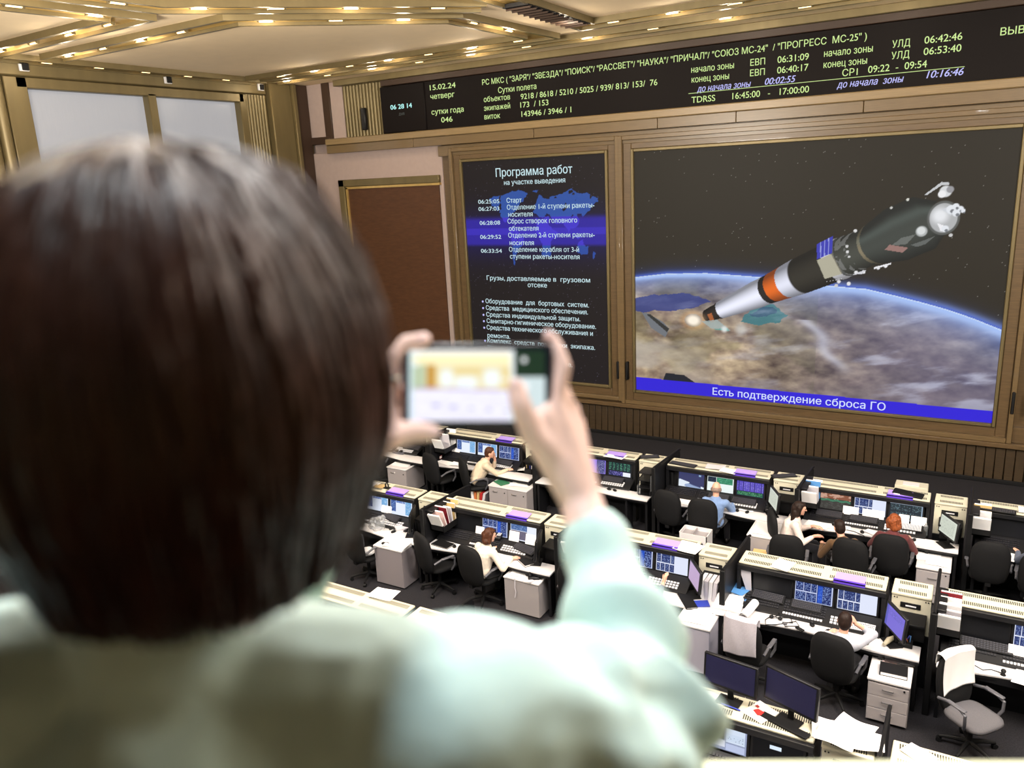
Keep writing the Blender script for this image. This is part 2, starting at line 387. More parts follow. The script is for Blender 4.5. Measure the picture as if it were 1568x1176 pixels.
for k in range(12): b.box((0, -1.1+k*.2, -.1), (.46, .05, .03), Matrix.Rotation(.5, 4, 'X'))
obj('slats', b, UMBER, t)

# ---------------------------------------------------------------- display board over the screens
bd = thing('display_board', 'long black electronic display board with green figures above the screens', 'display board', (0, WY-.06, 7.79))
b = MB(); b.span(-12.9, 3.6, -.06, .06, 0, 1.19); obj('housing', b, mat('board_black', srgb(17, 12, 12), .6, 0, .12), bd)
GREEN = [
  ('15.02.24', -12.73, -11.93, 8.756, 'g'),
  ('четверг', -12.73, -11.98, 8.536, 'g'),
  ('сутки года', -12.73, -11.73, 8.157, 'g'),
  ('046', -12.44, -12.09, 7.945, 'g'),
  ('РС МКС ( "ЗАРЯ"/ "ЗВЕЗДА"/ "ПОИСК"/ "РАССВЕТ"/ "НАУКА"/ "ПРИЧАЛ"/ "СОЮЗ МС-24"  / "ПРОГРЕСС  МС-25" )', -11.13, -2.32, 8.732, 'g'),
  ('Сутки полета', -10.68, -9.61, 8.506, 'g'),
  ('объектов', -11.11, -10.35, 8.329, 'g'),
  ('9218 / 8618 / 5210 / 5025 / 939/ 813/ 153/  76', -10.05, -6.57, 8.302, 'g'),
  ('экипажей', -11.12, -10.36, 8.123, 'g'),
  ('173  / 153', -10.07, -9.30, 8.112, 'g'),
  ('виток', -11.12, -10.66, 7.918, 'g'),
  ('143946 / 3946 / 1', -10.05, -8.70, 7.900, 'g'),
  ('начало зоны', -5.80, -4.88, 8.476, 'g'),
  ('ЕВП', -4.54, -4.24, 8.483, 'g'),
  ('06:31:09', -3.99, -3.38, 8.481, 'g'),
  ('конец зоны', -5.79, -4.98, 8.273, 'g'),
  ('ЕВП', -4.54, -4.24, 8.279, 'g'),
  ('06:40:17', -3.99, -3.38, 8.279, 'g'),
  ('до начала зоны', -5.67, -4.52, 8.072, 'b'),
  ('00:02:55', -4.23, -3.62, 8.083, 'b'),
  ('TDRSS', -5.79, -5.27, 7.858, 'g'),
  ('16:45:00   -   17:00:00', -4.90, -3.35, 7.859, 'g'),
  ('начало зоны', -3.09, -2.20, 8.497, 'g'),
  ('УЛД', -1.86, -1.55, 8.524, 'g'),
  ('06:42:46', -1.31, -0.69, 8.533, 'g'),
  ('конец зоны', -3.09, -2.29, 8.287, 'g'),
  ('УЛД', -1.86, -1.55, 8.318, 'g'),
  ('06:53:40', -1.31, -0.69, 8.332, 'g'),
  ('СР1', -2.73, -2.45, 8.099, 'g'),
  ('09:22  -  09:54', -2.26, -1.24, 8.113, 'g'),
  ('до начала  зоны', -2.82, -1.62, 7.886, 'b'),
  ('10:16:46', -1.23, -0.62, 7.915, 'b'),
  ('ВЫВ', -0.09, 0.28, 8.526, 'G'),
  ('06 28 14', -14.03, -13.32, 8.386, 'c'),
  ('ДМВ', -13.77, -13.58, 8.224, 'd'),
  ('LINE', -5.86, -0.61, 8.057, ''),
]
PROG = [
  ('Программа работ', -10.90, -8.74, 6.513, ''),
  ('на участке выведения', -10.67, -8.94, 6.301, ''),
  ('06:25:05', -11.48, -10.84, 5.858, ''),
  ('Старт', -10.62, -10.18, 5.858, ''),
  ('06:27:03', -11.48, -10.85, 5.674, ''),
  ('Отделение 1-й ступени ракеты-', -10.62, -8.18, 5.688, ''),
  ('носителя', -10.59, -9.88, 5.509, ''),
  ('06:28:08', -11.47, -10.85, 5.317, ''),
  ('Сброс створок головного', -10.62, -8.65, 5.339, ''),
  ('обтекателя', -10.59, -9.73, 5.154, ''),
  ('06:29:52', -11.48, -10.84, 4.956, ''),
  ('Отделение 2-й ступени ракеты-', -10.62, -8.19, 4.984, ''),
  ('носителя', -10.59, -9.88, 4.792, ''),
  ('06:33:54', -11.48, -10.84, 4.595, ''),
  ('Отделение корабля от 3-й', -10.62, -8.62, 4.624, ''),
  ('ступени ракеты-носителя', -10.60, -8.61, 4.445, ''),
  ('Грузы, доставляемые в  грузовом', -11.35, -8.34, 3.874, ''),
  ('отсеке', -10.11, -9.55, 3.718, ''),
  ('Оборудование  для  бортовых  систем.', -11.43, -8.39, 3.252, ''),
  ('Средства  медицинского обеспечения.', -11.43, -8.42, 3.074, ''),
  ('Средства индивидуальной защиты.', -11.43, -8.64, 2.890, ''),
  ('Санитарно-гигиеническое оборудование.', -11.43, -8.21, 2.716, ''),
  ('Средства технического обслуживания и', -11.44, -8.30, 2.537, ''),
  ('ремонта.', -11.43, -10.72, 2.317, ''),
  ('Комплекс  средств  поддержки  экипажа.', -11.44, -8.25, 2.177, ''),
  ('Продукты  питания', -11.44, -9.92, 1.973, ''),
  ('х.', -9.27, -9.11, 1.874, ''),
  ('ние.', -9.22, -8.90, 1.682, ''),
]
def lettering(rows, keys, m, parent, y, cap, shear=0, bold=0, capof=None):
    for t_, x0, x1, z, k in rows:
        if t_ == 'LINE' or (keys and k not in keys): continue
        mb = MB(); text_into(mb, t_, x0, x1, z-7.79 if parent is bd else z, capof(t_) if capof else cap, y, shear, bold=bold)
        obj('text_line', mb, m, parent)
lettering(GREEN, 'gG', LED, bd, -.064, .127, bold=.006)
lettering(GREEN, 'b', LEDB, bd, -.064, .127, shear=.25, bold=.012)
b = MB(); b.span(-5.86, -.61, -.066, -.06, .262, .272); obj('rule', b, LED, bd)
ck = thing('digital_clock', 'black digital clock panel reading 06 28 14 left of the display board', 'clock', (0, WY-.08, 7.79))
b = MB(); b.span(-14.36, -12.9, -.08, .06, 0, 1.19, bev=.02); obj('housing', b, MATS['board_black'], ck)
mb = MB()
for t_, x0, x1, z, k in GREEN:
    if k == 'c': text_into(mb, t_, x0, x1, z-7.79, (.115), -.084, bold=.012)
obj('digits', mb, LEDC, ck)
mb = MB(); text_into(mb, 'ДМВ', -13.77, -13.58, .43, .06, -.084); obj('lettering', mb, LEDD, ck)

# ---------------------------------------------------------------- screens and their frames
def frame(nm, x0, x1, z0, z1, lab):
    t = thing(nm, lab, 'screen', (0, WY, 0))
    for g, (o, wd_, dp, m) in enumerate(((.0, .07, .14, BRASSM), (.07, .2, .09, WOOD), (.27, .1, .17, WOODH))):
        b = MB(); a0, a1, c0, c1 = x0-o, x1+o, z0-o, z1+o
        zt = min(c1+wd_, 7.37)
        b.span(a0-wd_, a0, -dp, .04, c0-wd_, zt, bev=.012); b.span(a1, a1+wd_, -dp, .04, c0-wd_, zt, bev=.012)
        if c1 < 7.3: b.span(a0, a1, -dp, .04, c1, zt, bev=.012)
        b.span(a0, a1, -dp, .04, c0-wd_, c0, bev=.012)
        obj('frame', b, m, t)
    return t
pr = frame('programme_screen', -11.9, -7.87, 1.3, 6.92, 'tall dark screen listing the work programme over a blue world map')
bg = frame('picture_screen', -7.15, .42, 1.25, 6.91, 'large screen showing a rocket flying above the curved Earth')
for x, t in ((-7.6, 'left of the pair between the two screens'), (-7.36, 'right of the pair between the two screens'), (.74, 'beside the big picture screen'), (1.0, 'farthest right on the screen wall')):
    b = MB(); b.span(x-.03, x+.03, WY-.2, WY-.04, 1.5, 1.95, bev=.015); tag(obj('door_pull', b, BLACKM), 'upright black pull handle on the wooden frame, ' + t, 'handle', 'pull handles of the screen wall')
rng = np.random.default_rng(5)
def fbm(x, y, oct=5, seed=0):
    r = np.random.default_rng(seed); out = np.zeros_like(x); a = .5; tot = 0
    for o in range(oct):
        g = r.random((67, 67)); fx, fy = x*2**o % 66, y*2**o % 66
        i, j = fx.astype(int), fy.astype(int); u, v = fx-i, fy-j; u, v = u*u*(3-2*u), v*v*(3-2*v)
        out += a*(g[i, j]*(1-u)*(1-v)+g[i+1, j]*u*(1-v)+g[i, j+1]*(1-u)*v+g[i+1, j+1]*u*v); tot += a; a *= .5
    return out/tot
def inpoly(U, V, poly):
    r = np.zeros(U.shape, bool); n = len(poly)
    for i in range(n):
        (xa, ya), (xb, yb) = poly[i], poly[(i+1) % n]
        if ya == yb: continue
        c = ((ya > V) != (yb > V)) & (U < (xb-xa)*(V-ya)/(yb-ya)+xa); r ^= c
    return r
def rgb(*c): return np.array(c)/255.
def mixc(img, mask, c): img[:] = img*(1-mask[..., None]) + np.asarray(c)*mask[..., None]
def sm(a, b_, x): t = np.clip((x-a)/(b_-a), 0, 1); return t*t*(3-2*t)
# the rocket picture
nx, nz = 560, 420
U, V = np.meshgrid(np.linspace(0, 1, nx), np.linspace(0, 1, nz)); AS = 7.57/5.66
img = np.ones((nz, nx, 3))*rgb(47, 42, 33)
stars = rng.random((nz, nx)); img[(stars > .9989)] = rgb(150, 146, 140)
lim = np.interp(U, [0, .1, .226, .3065, .46, .5335, .6735, .7411, .807, .8714, .9344, 1], [.4919, .5086, .5135, .5079, .4961, .4778, .4655, .4455, .4242, .4006, .3719, .336])
for _ in range(12): lim = (np.roll(lim, 3, 1)+np.roll(lim, -3, 1)+lim)/3 if False else lim
dpt = lim - V
land = rgb(146, 126, 104) + (fbm(U*9, V*14, 6, 1)[..., None]-.5)*rgb(150, 136, 116) + (fbm(U*30, V*40, 4, 2)[..., None]-.5)*rgb(130, 126, 96)
gr = sm(.5, .62, fbm(U*7, V*9, 4, 3)); mixc(land, gr*.35*(U < .55), rgb(112, 106, 66))
far = np.exp(-np.clip(dpt, 0, 1)/(.06+.12*U)); mixc(land, far*.8, rgb(104, 124, 186))
mixc(land, sm(.3, .9, U)*sm(.0, .25, dpt)*.55, rgb(92, 88, 122))
Un, Vn = U+(fbm(U*16, V*16, 4, 21)-.5)*.05, V+(fbm(U*16, V*16, 4, 22)-.5)*.04
sea = inpoly(Un, Vn, [(-.01, .352), (-.01, .41), (.03, .418), (.168, .428), (.245, .402), (.2, .375), (.143, .36), (.09, .35)]); mixc(land, sea*.85, rgb(52, 62, 128))
mixc(land, inpoly(Un, Vn, [(.325, .332), (.341, .349), (.3637, .3825), (.40, .4), (.4326, .3965), (.45, .37), (.4638, .356), (.446, .315), (.38, .31)])*.9, rgb(64, 120, 128))
mixc(land, inpoly(Un, Vn, [(.36, .36), (.40, .392), (.43, .385), (.44, .36), (.40, .345)])*.6, rgb(48, 72, 108))
cl = sm(.50, .78, fbm(U*7+V*5, V*24-U*7+8, 6, 8))*np.clip(.15+U*.9, 0, 1)*.7; mixc(land, cl, rgb(206, 210, 232))
wh = sm(.56, .75, fbm(U*5, V*6, 5, 12))*np.clip(1-U*2.6, 0, 1)*(V < .33); mixc(land, wh*.8, rgb(190, 180, 168))
riv = np.exp(-((U-(.53+.10*(.33-V)/.2+.01*np.sin(V*50)))/.02)**2)*sm(.12, .2, V)*(V < .34); mixc(land, riv*.6, rgb(205, 208, 226))
mixc(land, sm(.13, .04, V)*(U > .08)*.25, rgb(100, 92, 110)); mixc(land, inpoly(U, V, [(.09, .05), (.2, .05), (.16, .082), (.1, .085)])*1., rgb(36, 38, 46))
ea = sm(-.004, .006, dpt); mixc(img, ea, land)
mixc(img, np.exp(-((dpt-.006)/(.011+.012*U))**2)*.95, rgb(206, 226, 255)); mixc(img, np.exp(-np.clip(-dpt, 0, 1)/.018)*(dpt < 0)*.85, rgb(44, 74, 190))
mixc(img, np.exp(-np.clip(dpt-.01, 0, 1)/.035)*(dpt > .004)*.45, rgb(120, 156, 236))
# rocket: along-axis s, across-axis t
P = np.array([.262*AS, .3585]); Q = np.array([.8432*AS, .7276]); L_ = np.linalg.norm(Q-P); ax = (Q-P)/L_; nn = np.array([-ax[1], ax[0]])
X_, Y_ = U*AS-P[0], V-P[1]; s0 = (X_*ax[0]+Y_*ax[1])/L_; tt = X_*nn[0]+Y_*nn[1]
rad = lambda s: np.interp(s, [-.09, -.02, 0, .001, .2, .26, .36, .40, .58, .66, .70, .74, .82, .93, .985, 1.0], [.021, .030, .030, .033, .054, .056, .066, .070, .0775, .071, .069, .078, .099, .098, .062, .055])
for _ in range(3):
    R_ = rad(s0); q = np.clip(tt/R_, -1, 1); s1 = s0+.055*(R_/.07)*np.sqrt(1-q*q)-.02
body = (np.abs(tt) < R_) & (s1 > -.075) & (s1 < 1.0)
cols = np.zeros_like(img); segs = [(-.2, 0, (44, 38, 34)), (0, .235, (206, 208, 222)), (.235, .262, (38, 35, 32)), (.262, .322, (196, 92, 30)), (.322, .392, (196, 198, 212)), (.392, .55, (44, 42, 36)), (.55, .59, (214, 214, 220)), (.59, .605, (96, 98, 96)), (.605, .70, (62, 64, 58)), (.70, .712, (112, 104, 84)), (.712, 2, (56, 60, 56))]
for a, c, k in segs: cols[(s1 >= a) & (s1 < c)] = rgb(*k)
sh = (.62+.5*np.clip(1-((q+.15)/.95)**2, 0, 1)-.18*sm(.0, 1, -q)); cols = np.clip(cols*sh[..., None]*1.05, 0, 1)
mixc(cols, ((s1 > .235) & (s1 < .40))*np.exp(-((s1-.392)/.004)**2)*.8, rgb(40, 38, 36))
mixc(cols, np.exp(-((q-.45)/.2)**2)*(s1 > .7)*.35, rgb(110, 124, 118))
mixc(cols, (fbm(s1*60, q*3, 2, 4) > .62)*(s1 > .60)*(s1 < .66)*.5, rgb(150, 150, 150))
img[body] = cols[body]
def blobc(u, v, r, c, k=1.0, soft=.25):
    d = np.hypot((U-u)*AS, V-v)/r; mixc(img, sm(1, 1-soft, d)*k, rgb(*c))
def poly(pts, c, k=1.): mixc(img, inpoly(U, V, pts)*k, rgb(*c))
fl = np.hypot((U-.188)*AS/1.35, V-.318)/.034; mixc(img, sm(1, .3, fl), rgb(255, 244, 226)); mixc(img, sm(1.5, .9, fl)*(fl > .8)*.3, rgb(255, 190, 120))
poly([(.232, .345), (.245, .352), (.255, .318), (.243, .312)], (196, 110, 60), .8)
poly([(.5392, .628), (.5802, .6571), (.5804, .5955), (.5411, .5714)], (60, 62, 176))
for k in range(1, 4): poly([(.5392+.041*k/4-.0012, .628+.029*k/4), (.5392+.041*k/4+.0012, .628+.029*k/4), (.5411+.0393*k/4+.0012, .5714+.024*k/4), (.5411+.0393*k/4-.0012, .5714+.024*k/4)], (150, 158, 224))
poly([(.5412, .5685), (.5805, .5935), (.6111, .52), (.5649, .4989)], (176, 172, 152)); poly([(.578, .592), (.5805, .5935), (.6111, .52), (.608, .519)], (120, 116, 104))
for u, v, r, c in ((.602, .49, .012, (220, 220, 224)), (.596, .475, .012, (200, 200, 204)), (.628, .483, .013, (226, 226, 230)), (.645, .525, .012, (230, 230, 232)), (.664, .527, .012, (236, 236, 238)), (.70, .543, .012, (226, 226, 230)), (.718, .55, .012, (236, 236, 238)), (.637, .676, .011, (220, 220, 220)), (.618, .62, .01, (206, 206, 206)), (.62, .60, .01, (216, 216, 216)), (.625, .582, .008, (210, 210, 210)), (.76, .782, .009, (214, 214, 206)), (.866, .658, .011, (200, 200, 200)), (.722, .755, .008, (200, 200, 196))): blobc(u, v, r*.62, c)
poly([(.60, .497), (.56, .487), (.575, .49), (.612, .503)], (226, 226, 230)); poly([(.635, .516), (.655, .528), (.672, .535), (.66, .52)], (210, 210, 216)); poly([(.69, .538), (.73, .556), (.732, .562), (.69, .545)], (232, 232, 236))
nd = np.hypot((U-.846)*AS/.86, V-.717)/.060; mixc(img, sm(1, .94, nd), rgb(92, 94, 92)); mixc(img, sm(.86, .8, nd), rgb(176, 178, 180)); mixc(img, sm(.9, .2, np.hypot((U-.838)*AS, V-.725)/.045)*.9, rgb(236, 238, 242))
poly([(.84, .745), (.862, .76), (.872, .742), (.862, .725)], (206, 210, 216)); poly([(.832, .70), (.85, .69), (.858, .675), (.842, .672)], (236, 236, 240))
for u, v, r in ((.862, .745, .017), (.874, .733, .014), (.882, .745, .013), (.872, .755, .012), (.889, .74, .008), (.852, .68, .013)): blobc(u, v, r, (226, 230, 236)); blobc(u+.003, v-.006, r*.45, (120, 124, 130))
poly([(.796, .795), (.835, .838), (.853, .835), (.853, .826), (.837, .828), (.803, .795)], (196, 198, 200)); blobc(.846, .806, .022, (214, 216, 218)); blobc(.856, .812, .013, (150, 150, 154)); blobc(.838, .797, .014, (236, 236, 238))
blobc(.798, .672, .021, (176, 180, 180)); blobc(.797, .674, .015, (214, 218, 218)); poly([(.728, .622), (.752, .65), (.785, .662), (.765, .628)], (104, 108, 104)); poly([(.713, .608), (.724, .626), (.77, .615), (.756, .598)], (150, 116, 110)); poly([(.775, .625), (.80, .638), (.83, .655), (.81, .628), (.79, .618)], (96, 100, 98))
poly([(.0204, .3421), (.0427, .338), (.09, .306), (.1115, .277), (.0984, .2403), (.0515, .277)], (112, 116, 122)); poly([(.036, .334), (.05, .335), (.1115, .277), (.104, .262)], (54, 54, 52))
poly([(.215, .315), (.262, .326), (.305, .282), (.245, .288)], (160, 176, 176), .8); poly([(.245, .285), (.30, .28), (.295, .293)], (96, 160, 150), .8)
blobc(.335, .29, .035, (214, 216, 214), .6, .8); blobc(.285, .287, .02, (240, 242, 240), .8, .8)
bnd = V < np.interp(U, [0, 1], [.056, .043]); img[bnd] = rgb(52, 38, 214)
vign = 1-.12*np.clip(V-.6, 0, 1)
paint_grid('picture', nx, nz, (-7.15, -.075, 1.25), (7.57, 0, 0), (0, 0, 5.66), np.clip(img, 0, 1), SCREEN, bg)
mb = MB(); text_into(mb, 'Есть подтверждение сброса ГО', -5.24, -1.53, 1.3, .165, -.079, bold=.01); obj('caption', mb, TXTV, bg)
# the programme picture
nx, nz = 300, 420
U, V = np.meshgrid(np.linspace(0, 1, nx), np.linspace(0, 1, nz)); img = np.ones((nz, nx, 3))*rgb(33, 28, 28)
img[rng.random((nz, nx)) > .9965] = rgb(96, 92, 110)
mixc(img, np.exp(-((V-.665)/.115)**2)*.5, rgb(30, 26, 120)); mixc(img, sm(.61, .63, V)*sm(.76, .73, V)*.8, rgb(54, 42, 176)); mixc(img, sm(.665, .67, V)*sm(.70, .695, V)*.5, rgb(70, 56, 210))
mp = np.zeros(U.shape); Un, Vn = U+(fbm(U*18, V*24, 4, 31)-.5)*.06, V+(fbm(U*18, V*24, 4, 32)-.5)*.04
for p in ([(.20, .80), (.21, .825), (.32, .86), (.45, .868), (.475, .85), (.44, .81), (.40, .795), (.38, .765), (.33, .745), (.31, .72), (.27, .755), (.235, .77)], [(.33, .70), (.36, .69), (.42, .655), (.43, .63), (.39, .59), (.365, .55), (.355, .525), (.34, .53), (.345, .60), (.325, .65)],
          [(.52, .735), (.59, .745), (.64, .71), (.655, .68), (.62, .63), (.60, .58), (.57, .575), (.56, .64), (.52, .68)], [(.51, .76), (.52, .80), (.56, .835), (.62, .815), (.66, .83), (.70, .84), (.76, .865), (.82, .835), (.95, .825), (.955, .805), (.90, .785), (.88, .76), (.84, .745), (.80, .70), (.76, .70), (.745, .67), (.72, .71), (.66, .73), (.62, .745), (.55, .75)],
          [(.79, .60), (.81, .625), (.85, .645), (.885, .61), (.88, .585), (.835, .58)], [(.925, .595), (.94, .585), (.915, .56), (.905, .565)], [(.78, .67), (.84, .655), (.82, .645)], [(.50, .865), (.56, .87), (.54, .85)]):
    mp = np.maximum(mp, inpoly(Un, Vn, p).astype(float))
mp *= (fbm(U*30, V*40, 3, 6) > .26)
mixc(img, mp*.8, np.where((V > .745)[..., None], rgb(52, 96, 190), np.where((V > .62)[..., None], rgb(72, 60, 210), rgb(48, 88, 184))))
paint_grid('picture', nx, nz, (-11.9, -.075, 1.3), (4.03, 0, 0), (0, 0, 5.62), np.clip(img, 0, 1), SCREEN, pr)
def capof(t): return .20 if t == 'Программа работ' else (.10 if t[0] in '0' else .118)
lettering(PROG, None, TXTW, pr, -.08, .1, bold=.007, capof=capof)
for z in (3.252, 3.074, 2.89, 2.716, 2.537, 2.177, 1.973):
    mb = MB(); mb.cone((-11.52, -.078, z+.04), (-11.52, -.082, z+.04), .028); obj('bullet', mb, LEDB, pr)
# ---------------------------------------------------------------- console rows
ROW = (13.62, 10.42, 7.17)
ST = {  # key: (row, x of the console's left end, where it is)
 'c0': (0, -12.12, "the far-left back-row console"), 'c1': (0, -9.62, "the console of the man in beige"), 'c2': (0, -7.17, "the back-row console behind the forearm"),
 'c3': (0, -4.71, "the bald man's console"), 'c4': (0, -2.25, "the red-haired woman's console"), 'c5': (0, .23, "the last back-row console"),
 'A': (1, -9.93, "the middle-row console beside her hair"), 'B': (1, -7.48, "the cream-bloused woman's console"), 'C': (1, -5.02, "the middle-row console behind the sleeve"),
 'D': (1, -2.55, "the head-clutching man's console"), 'E': (1, -.07, "the last middle-row console"),
 'B3': (2, -7.75, "the front-row console below her shoulder"), 'C3': (2, -5.29, "the front-row console below her elbow"), 'D3': (2, -2.83, "the front-row console with loose monitors"), 'E3': (2, -.35, "the last front-row console")}
CW = 1.86
def slots(b, x0, x1, y0, y1, z, n):
    for i in range(n):
        x = x0+(x1-x0)*(i+.5)/n; w = (x1-x0)/n*.29
        for ya, yb in ((y0, y0-.085), (y1+.085, y1)):
            b.add(_quad((x-w, ya, z), (x+w, ya, z), (x+w+.006, yb, z), (x-w+.006, yb, z)))
def _quad(*p):
    bm = bmesh.new(); bm.faces.new([bm.verts.new(q) for q in p]); bmesh.ops.recalc_face_normals(bm, faces=bm.faces)
    if bm.faces[:][0].normal.z < 0: bmesh.ops.reverse_faces(bm, faces=bm.faces)
    return bm
SLOTM = mat('vent_slot', srgb(52, 50, 42), .8)
def make_console():
    t = thing('monitor_console', '', 'console')
    b = MB(); b.span(0, CW, -.42, 0, 0, .8); b.span(0, CW, -.04, 0, .8, 1.215); b.span(0, .05, -.42, 0, .8, 1.215); b.span(CW-.05, CW, -.42, 0, .8, 1.215)
    b.span(0, CW, -.43, -.37, 1.15, 1.225, bev=.008); obj('housing', b, BLACK, t)
    b = MB(); b.box((CW/2, -.305, .99), (CW-.1, .03, .4), Matrix.Rotation(-.12, 4, 'X')); obj('recess_panel', b, BLACKM, t)
    b = MB(); b.span(.01, CW-.012, -.385, -.012, 1.222, 1.25, bev=.008); b.span(CW*.6, CW*.6+.006, -.386, -.01, 1.2505, 1.2515); top = obj('top_cover', b, CREAM, t)
    b = MB(); slots(b, .06, CW*.6-.05, -.05, -.35, 1.2512, 46); slots(b, CW*.6+.05, CW-.06, -.05, -.35, 1.2512, 30); obj('vent', b, SLOTM, top)
    b = MB(); b.box((CW/2, -.545, .79), (CW-.04, .30, .03), Matrix.Rotation(.36, 4, 'X'), bev=.006); sh = obj('control_shelf', b, BLACK, t)
    R = Matrix.Rotation(.36, 4, 'X')
    for k, (x0, w, rows, cols, mm, nm) in enumerate(((.1, .5, 4, 16, KEYS, 'key_panel'), (.66, .52, 4, 16, KEYS, 'key_panel'), (.66, .5, 1, 14, KEYW, 'button_row'), (1.24, .46, 3, 10, KEYW, 'button_panel'))):
        b = MB()
        y0 = -.11 if nm == 'key_panel' else (.09 if nm == 'button_row' else .02)
        for i in range(rows):
            for j in range(cols):
                lx = x0+w*(j+.5)/cols - CW/2; ly = (.09-i*.043) if nm == 'key_panel' else (-.10-i*.04 if nm == 'button_row' else -.0-i*.045)
                q = Matrix.Translation((CW/2, -.545, .79)) @ R
                bm = bmesh.new(); bmesh.ops.create_cube(bm, size=1); bmesh.ops.scale(bm, vec=(w/cols*.72, .03, .014), verts=bm.verts)
                b.add(bm, q @ Matrix.Translation((lx, ly, .02)))
        obj(nm, b, mm, sh)
    return t
def make_desk():
    t = thing('operator_desk', '', 'desk')
    W = 2.30
    def front(x): return -.93 - .05*math.cos(min(1, x/CW)*2*pi) if x < CW else -.98
    pts = [(W, -.655), (W, -.98)] + [(CW*k/16, front(CW*k/16)) for k in range(16, -1, -1)] + [(0, -.655)]
    b = MB(); b.prism(pts[::-1], .026, Matrix.Translation((0, 0, .698)), bev=.004); obj('desk_top', b, WHITE, t)
    b = MB(); b.span(.02, W-.02, -.9, -.86, .61, .698); b.span(.02, .06, -.94, -.66, 0, .698); b.span(CW, CW+.04, -.94, -.66, 0, .698); b.span(W-.05, W-.01, -.94, -.66, 0, .698); obj('support_frame', b, BLACK, t)
    b = MB(); b.prism([(x, y+.001) for x, y in pts[1:-1]] + [(x, y+.02) for x, y in pts[1:-1]][::-1], .03, Matrix.Translation((0, 0, .668))); obj('front_edge', b, BLACK, t)
    return t
def make_cabinet():
    t = thing('equipment_cabinet', '', 'cabinet'); W = .44
    b = MB(); b.span(0, W, -.37, 0, 0, 1.215); obj('housing', b, CREAM, t)
    b = MB(); b.span(-.005, W+.005, -.385, .0, 1.215, 1.25, bev=.008); top = obj('top_cover', b, CREAM, t)
    b = MB(); slots(b, .06, W-.06, -.05, -.35, 1.2512, 16); obj('vent', b, SLOTM, top)
    b = MB(); b.span(.1, .33, -.38, -.365, 1.06, 1.13, bev=.004); obj('slot', b, BLACKM, t)
    b = MB(); b.span(.16, .28, -.388, -.378, 1.085, 1.10); obj('slot_lever', b, KEYW, t)
    b = MB()
    for x in (.03, .06, .38, .41): b.cone((x, -.368, 1.18), (x, -.376, 1.18), .008)
    obj('screw', b, BLACKM, t)
    b = MB(); b.span(0, W, -.40, -.36, 0, .72); obj('kick_panel', b, BLACK, t)
    b = MB(); b.box((.24, -.5, .98), (.33, .26, .03), Matrix.Rotation(.12, 4, 'X'), bev=.006); b.span(.1, .4, -.58, -.37, .74, .97); obj('device_box', b, BLACKM, t)
    return t
def make_partition():
    t = thing('desk_partition', '', 'partition')
    b = MB(); b.prism([(.48, 0), (.48, 1.20), (.42, 1.25), (-.36, 1.30), (-.9, 1.335), (-.92, 1.30), (-.92, 0)], .03, Matrix(((0, 0, 1, 0), (1, 0, 0, 0), (0, 1, 0, 0), (0, 0, 0, 1)))); obj('panel', b, BLACK, t)
    b = MB(); b.tube([(.015, .5, 1.235), (.015, .4, 1.262), (.015, -.36, 1.312), (.015, -.92, 1.355)], .02); obj('rail', b, BLACKM, t)
    b = MB(); b.span(-.02, .05, -.95, -.91, 0, 1.355, bev=.006); obj('post', b, BLACKM, t)
    return t
def make_rack():
    t = thing('file_rack', '', 'rack')
    b = MB(); b.span(.0, .26, -.5, -.0, 0, .02); b.span(0, .015, -.5, 0, 0, .34); b.box((.26, -.25, .05), (.012, .5, .1)); b.span(0, .26, -.5, -.485, 0, .12); b.span(0, .26, -.012, 0, 0, .3)
    obj('tray', b, BLACKM, t)
    b = MB(); b.span(-.03, .1, -.56, .02, .335, .375, bev=.006); obj('top_shelf', b, BLACK, t)
    return t
consP, deskP, cabP, partP = make_console(), make_desk(), make_cabinet(), make_partition()
first = {}
def use(proto, loc, rz, label, group):
    if proto.name not in first:
        first[proto.name] = 1; proto.location = loc; proto.rotation_euler = (0, 0, rz); proto['label'] = label; proto['group'] = group; return proto
    return dup(proto, loc, rz, label, group)
for k, (ri, x0, S) in ST.items():
    y = ROW[ri]
    use(consP, (x0, y, 0), 0, 'black console with vented cream top: ' + S, 'monitor consoles')
    use(deskP, (x0+.0, y, 0), 0, 'white desk with curved black edge in front of ' + S, 'operator desks')
    use(cabP, (x0+1.92, y, 0), 0, 'narrow cream equipment cabinet standing right of ' + S, 'equipment cabinets')
    use(partP, (x0+2.395, y, 0), 0, 'black upright partition past the cabinet right of ' + S, 'desk partitions')

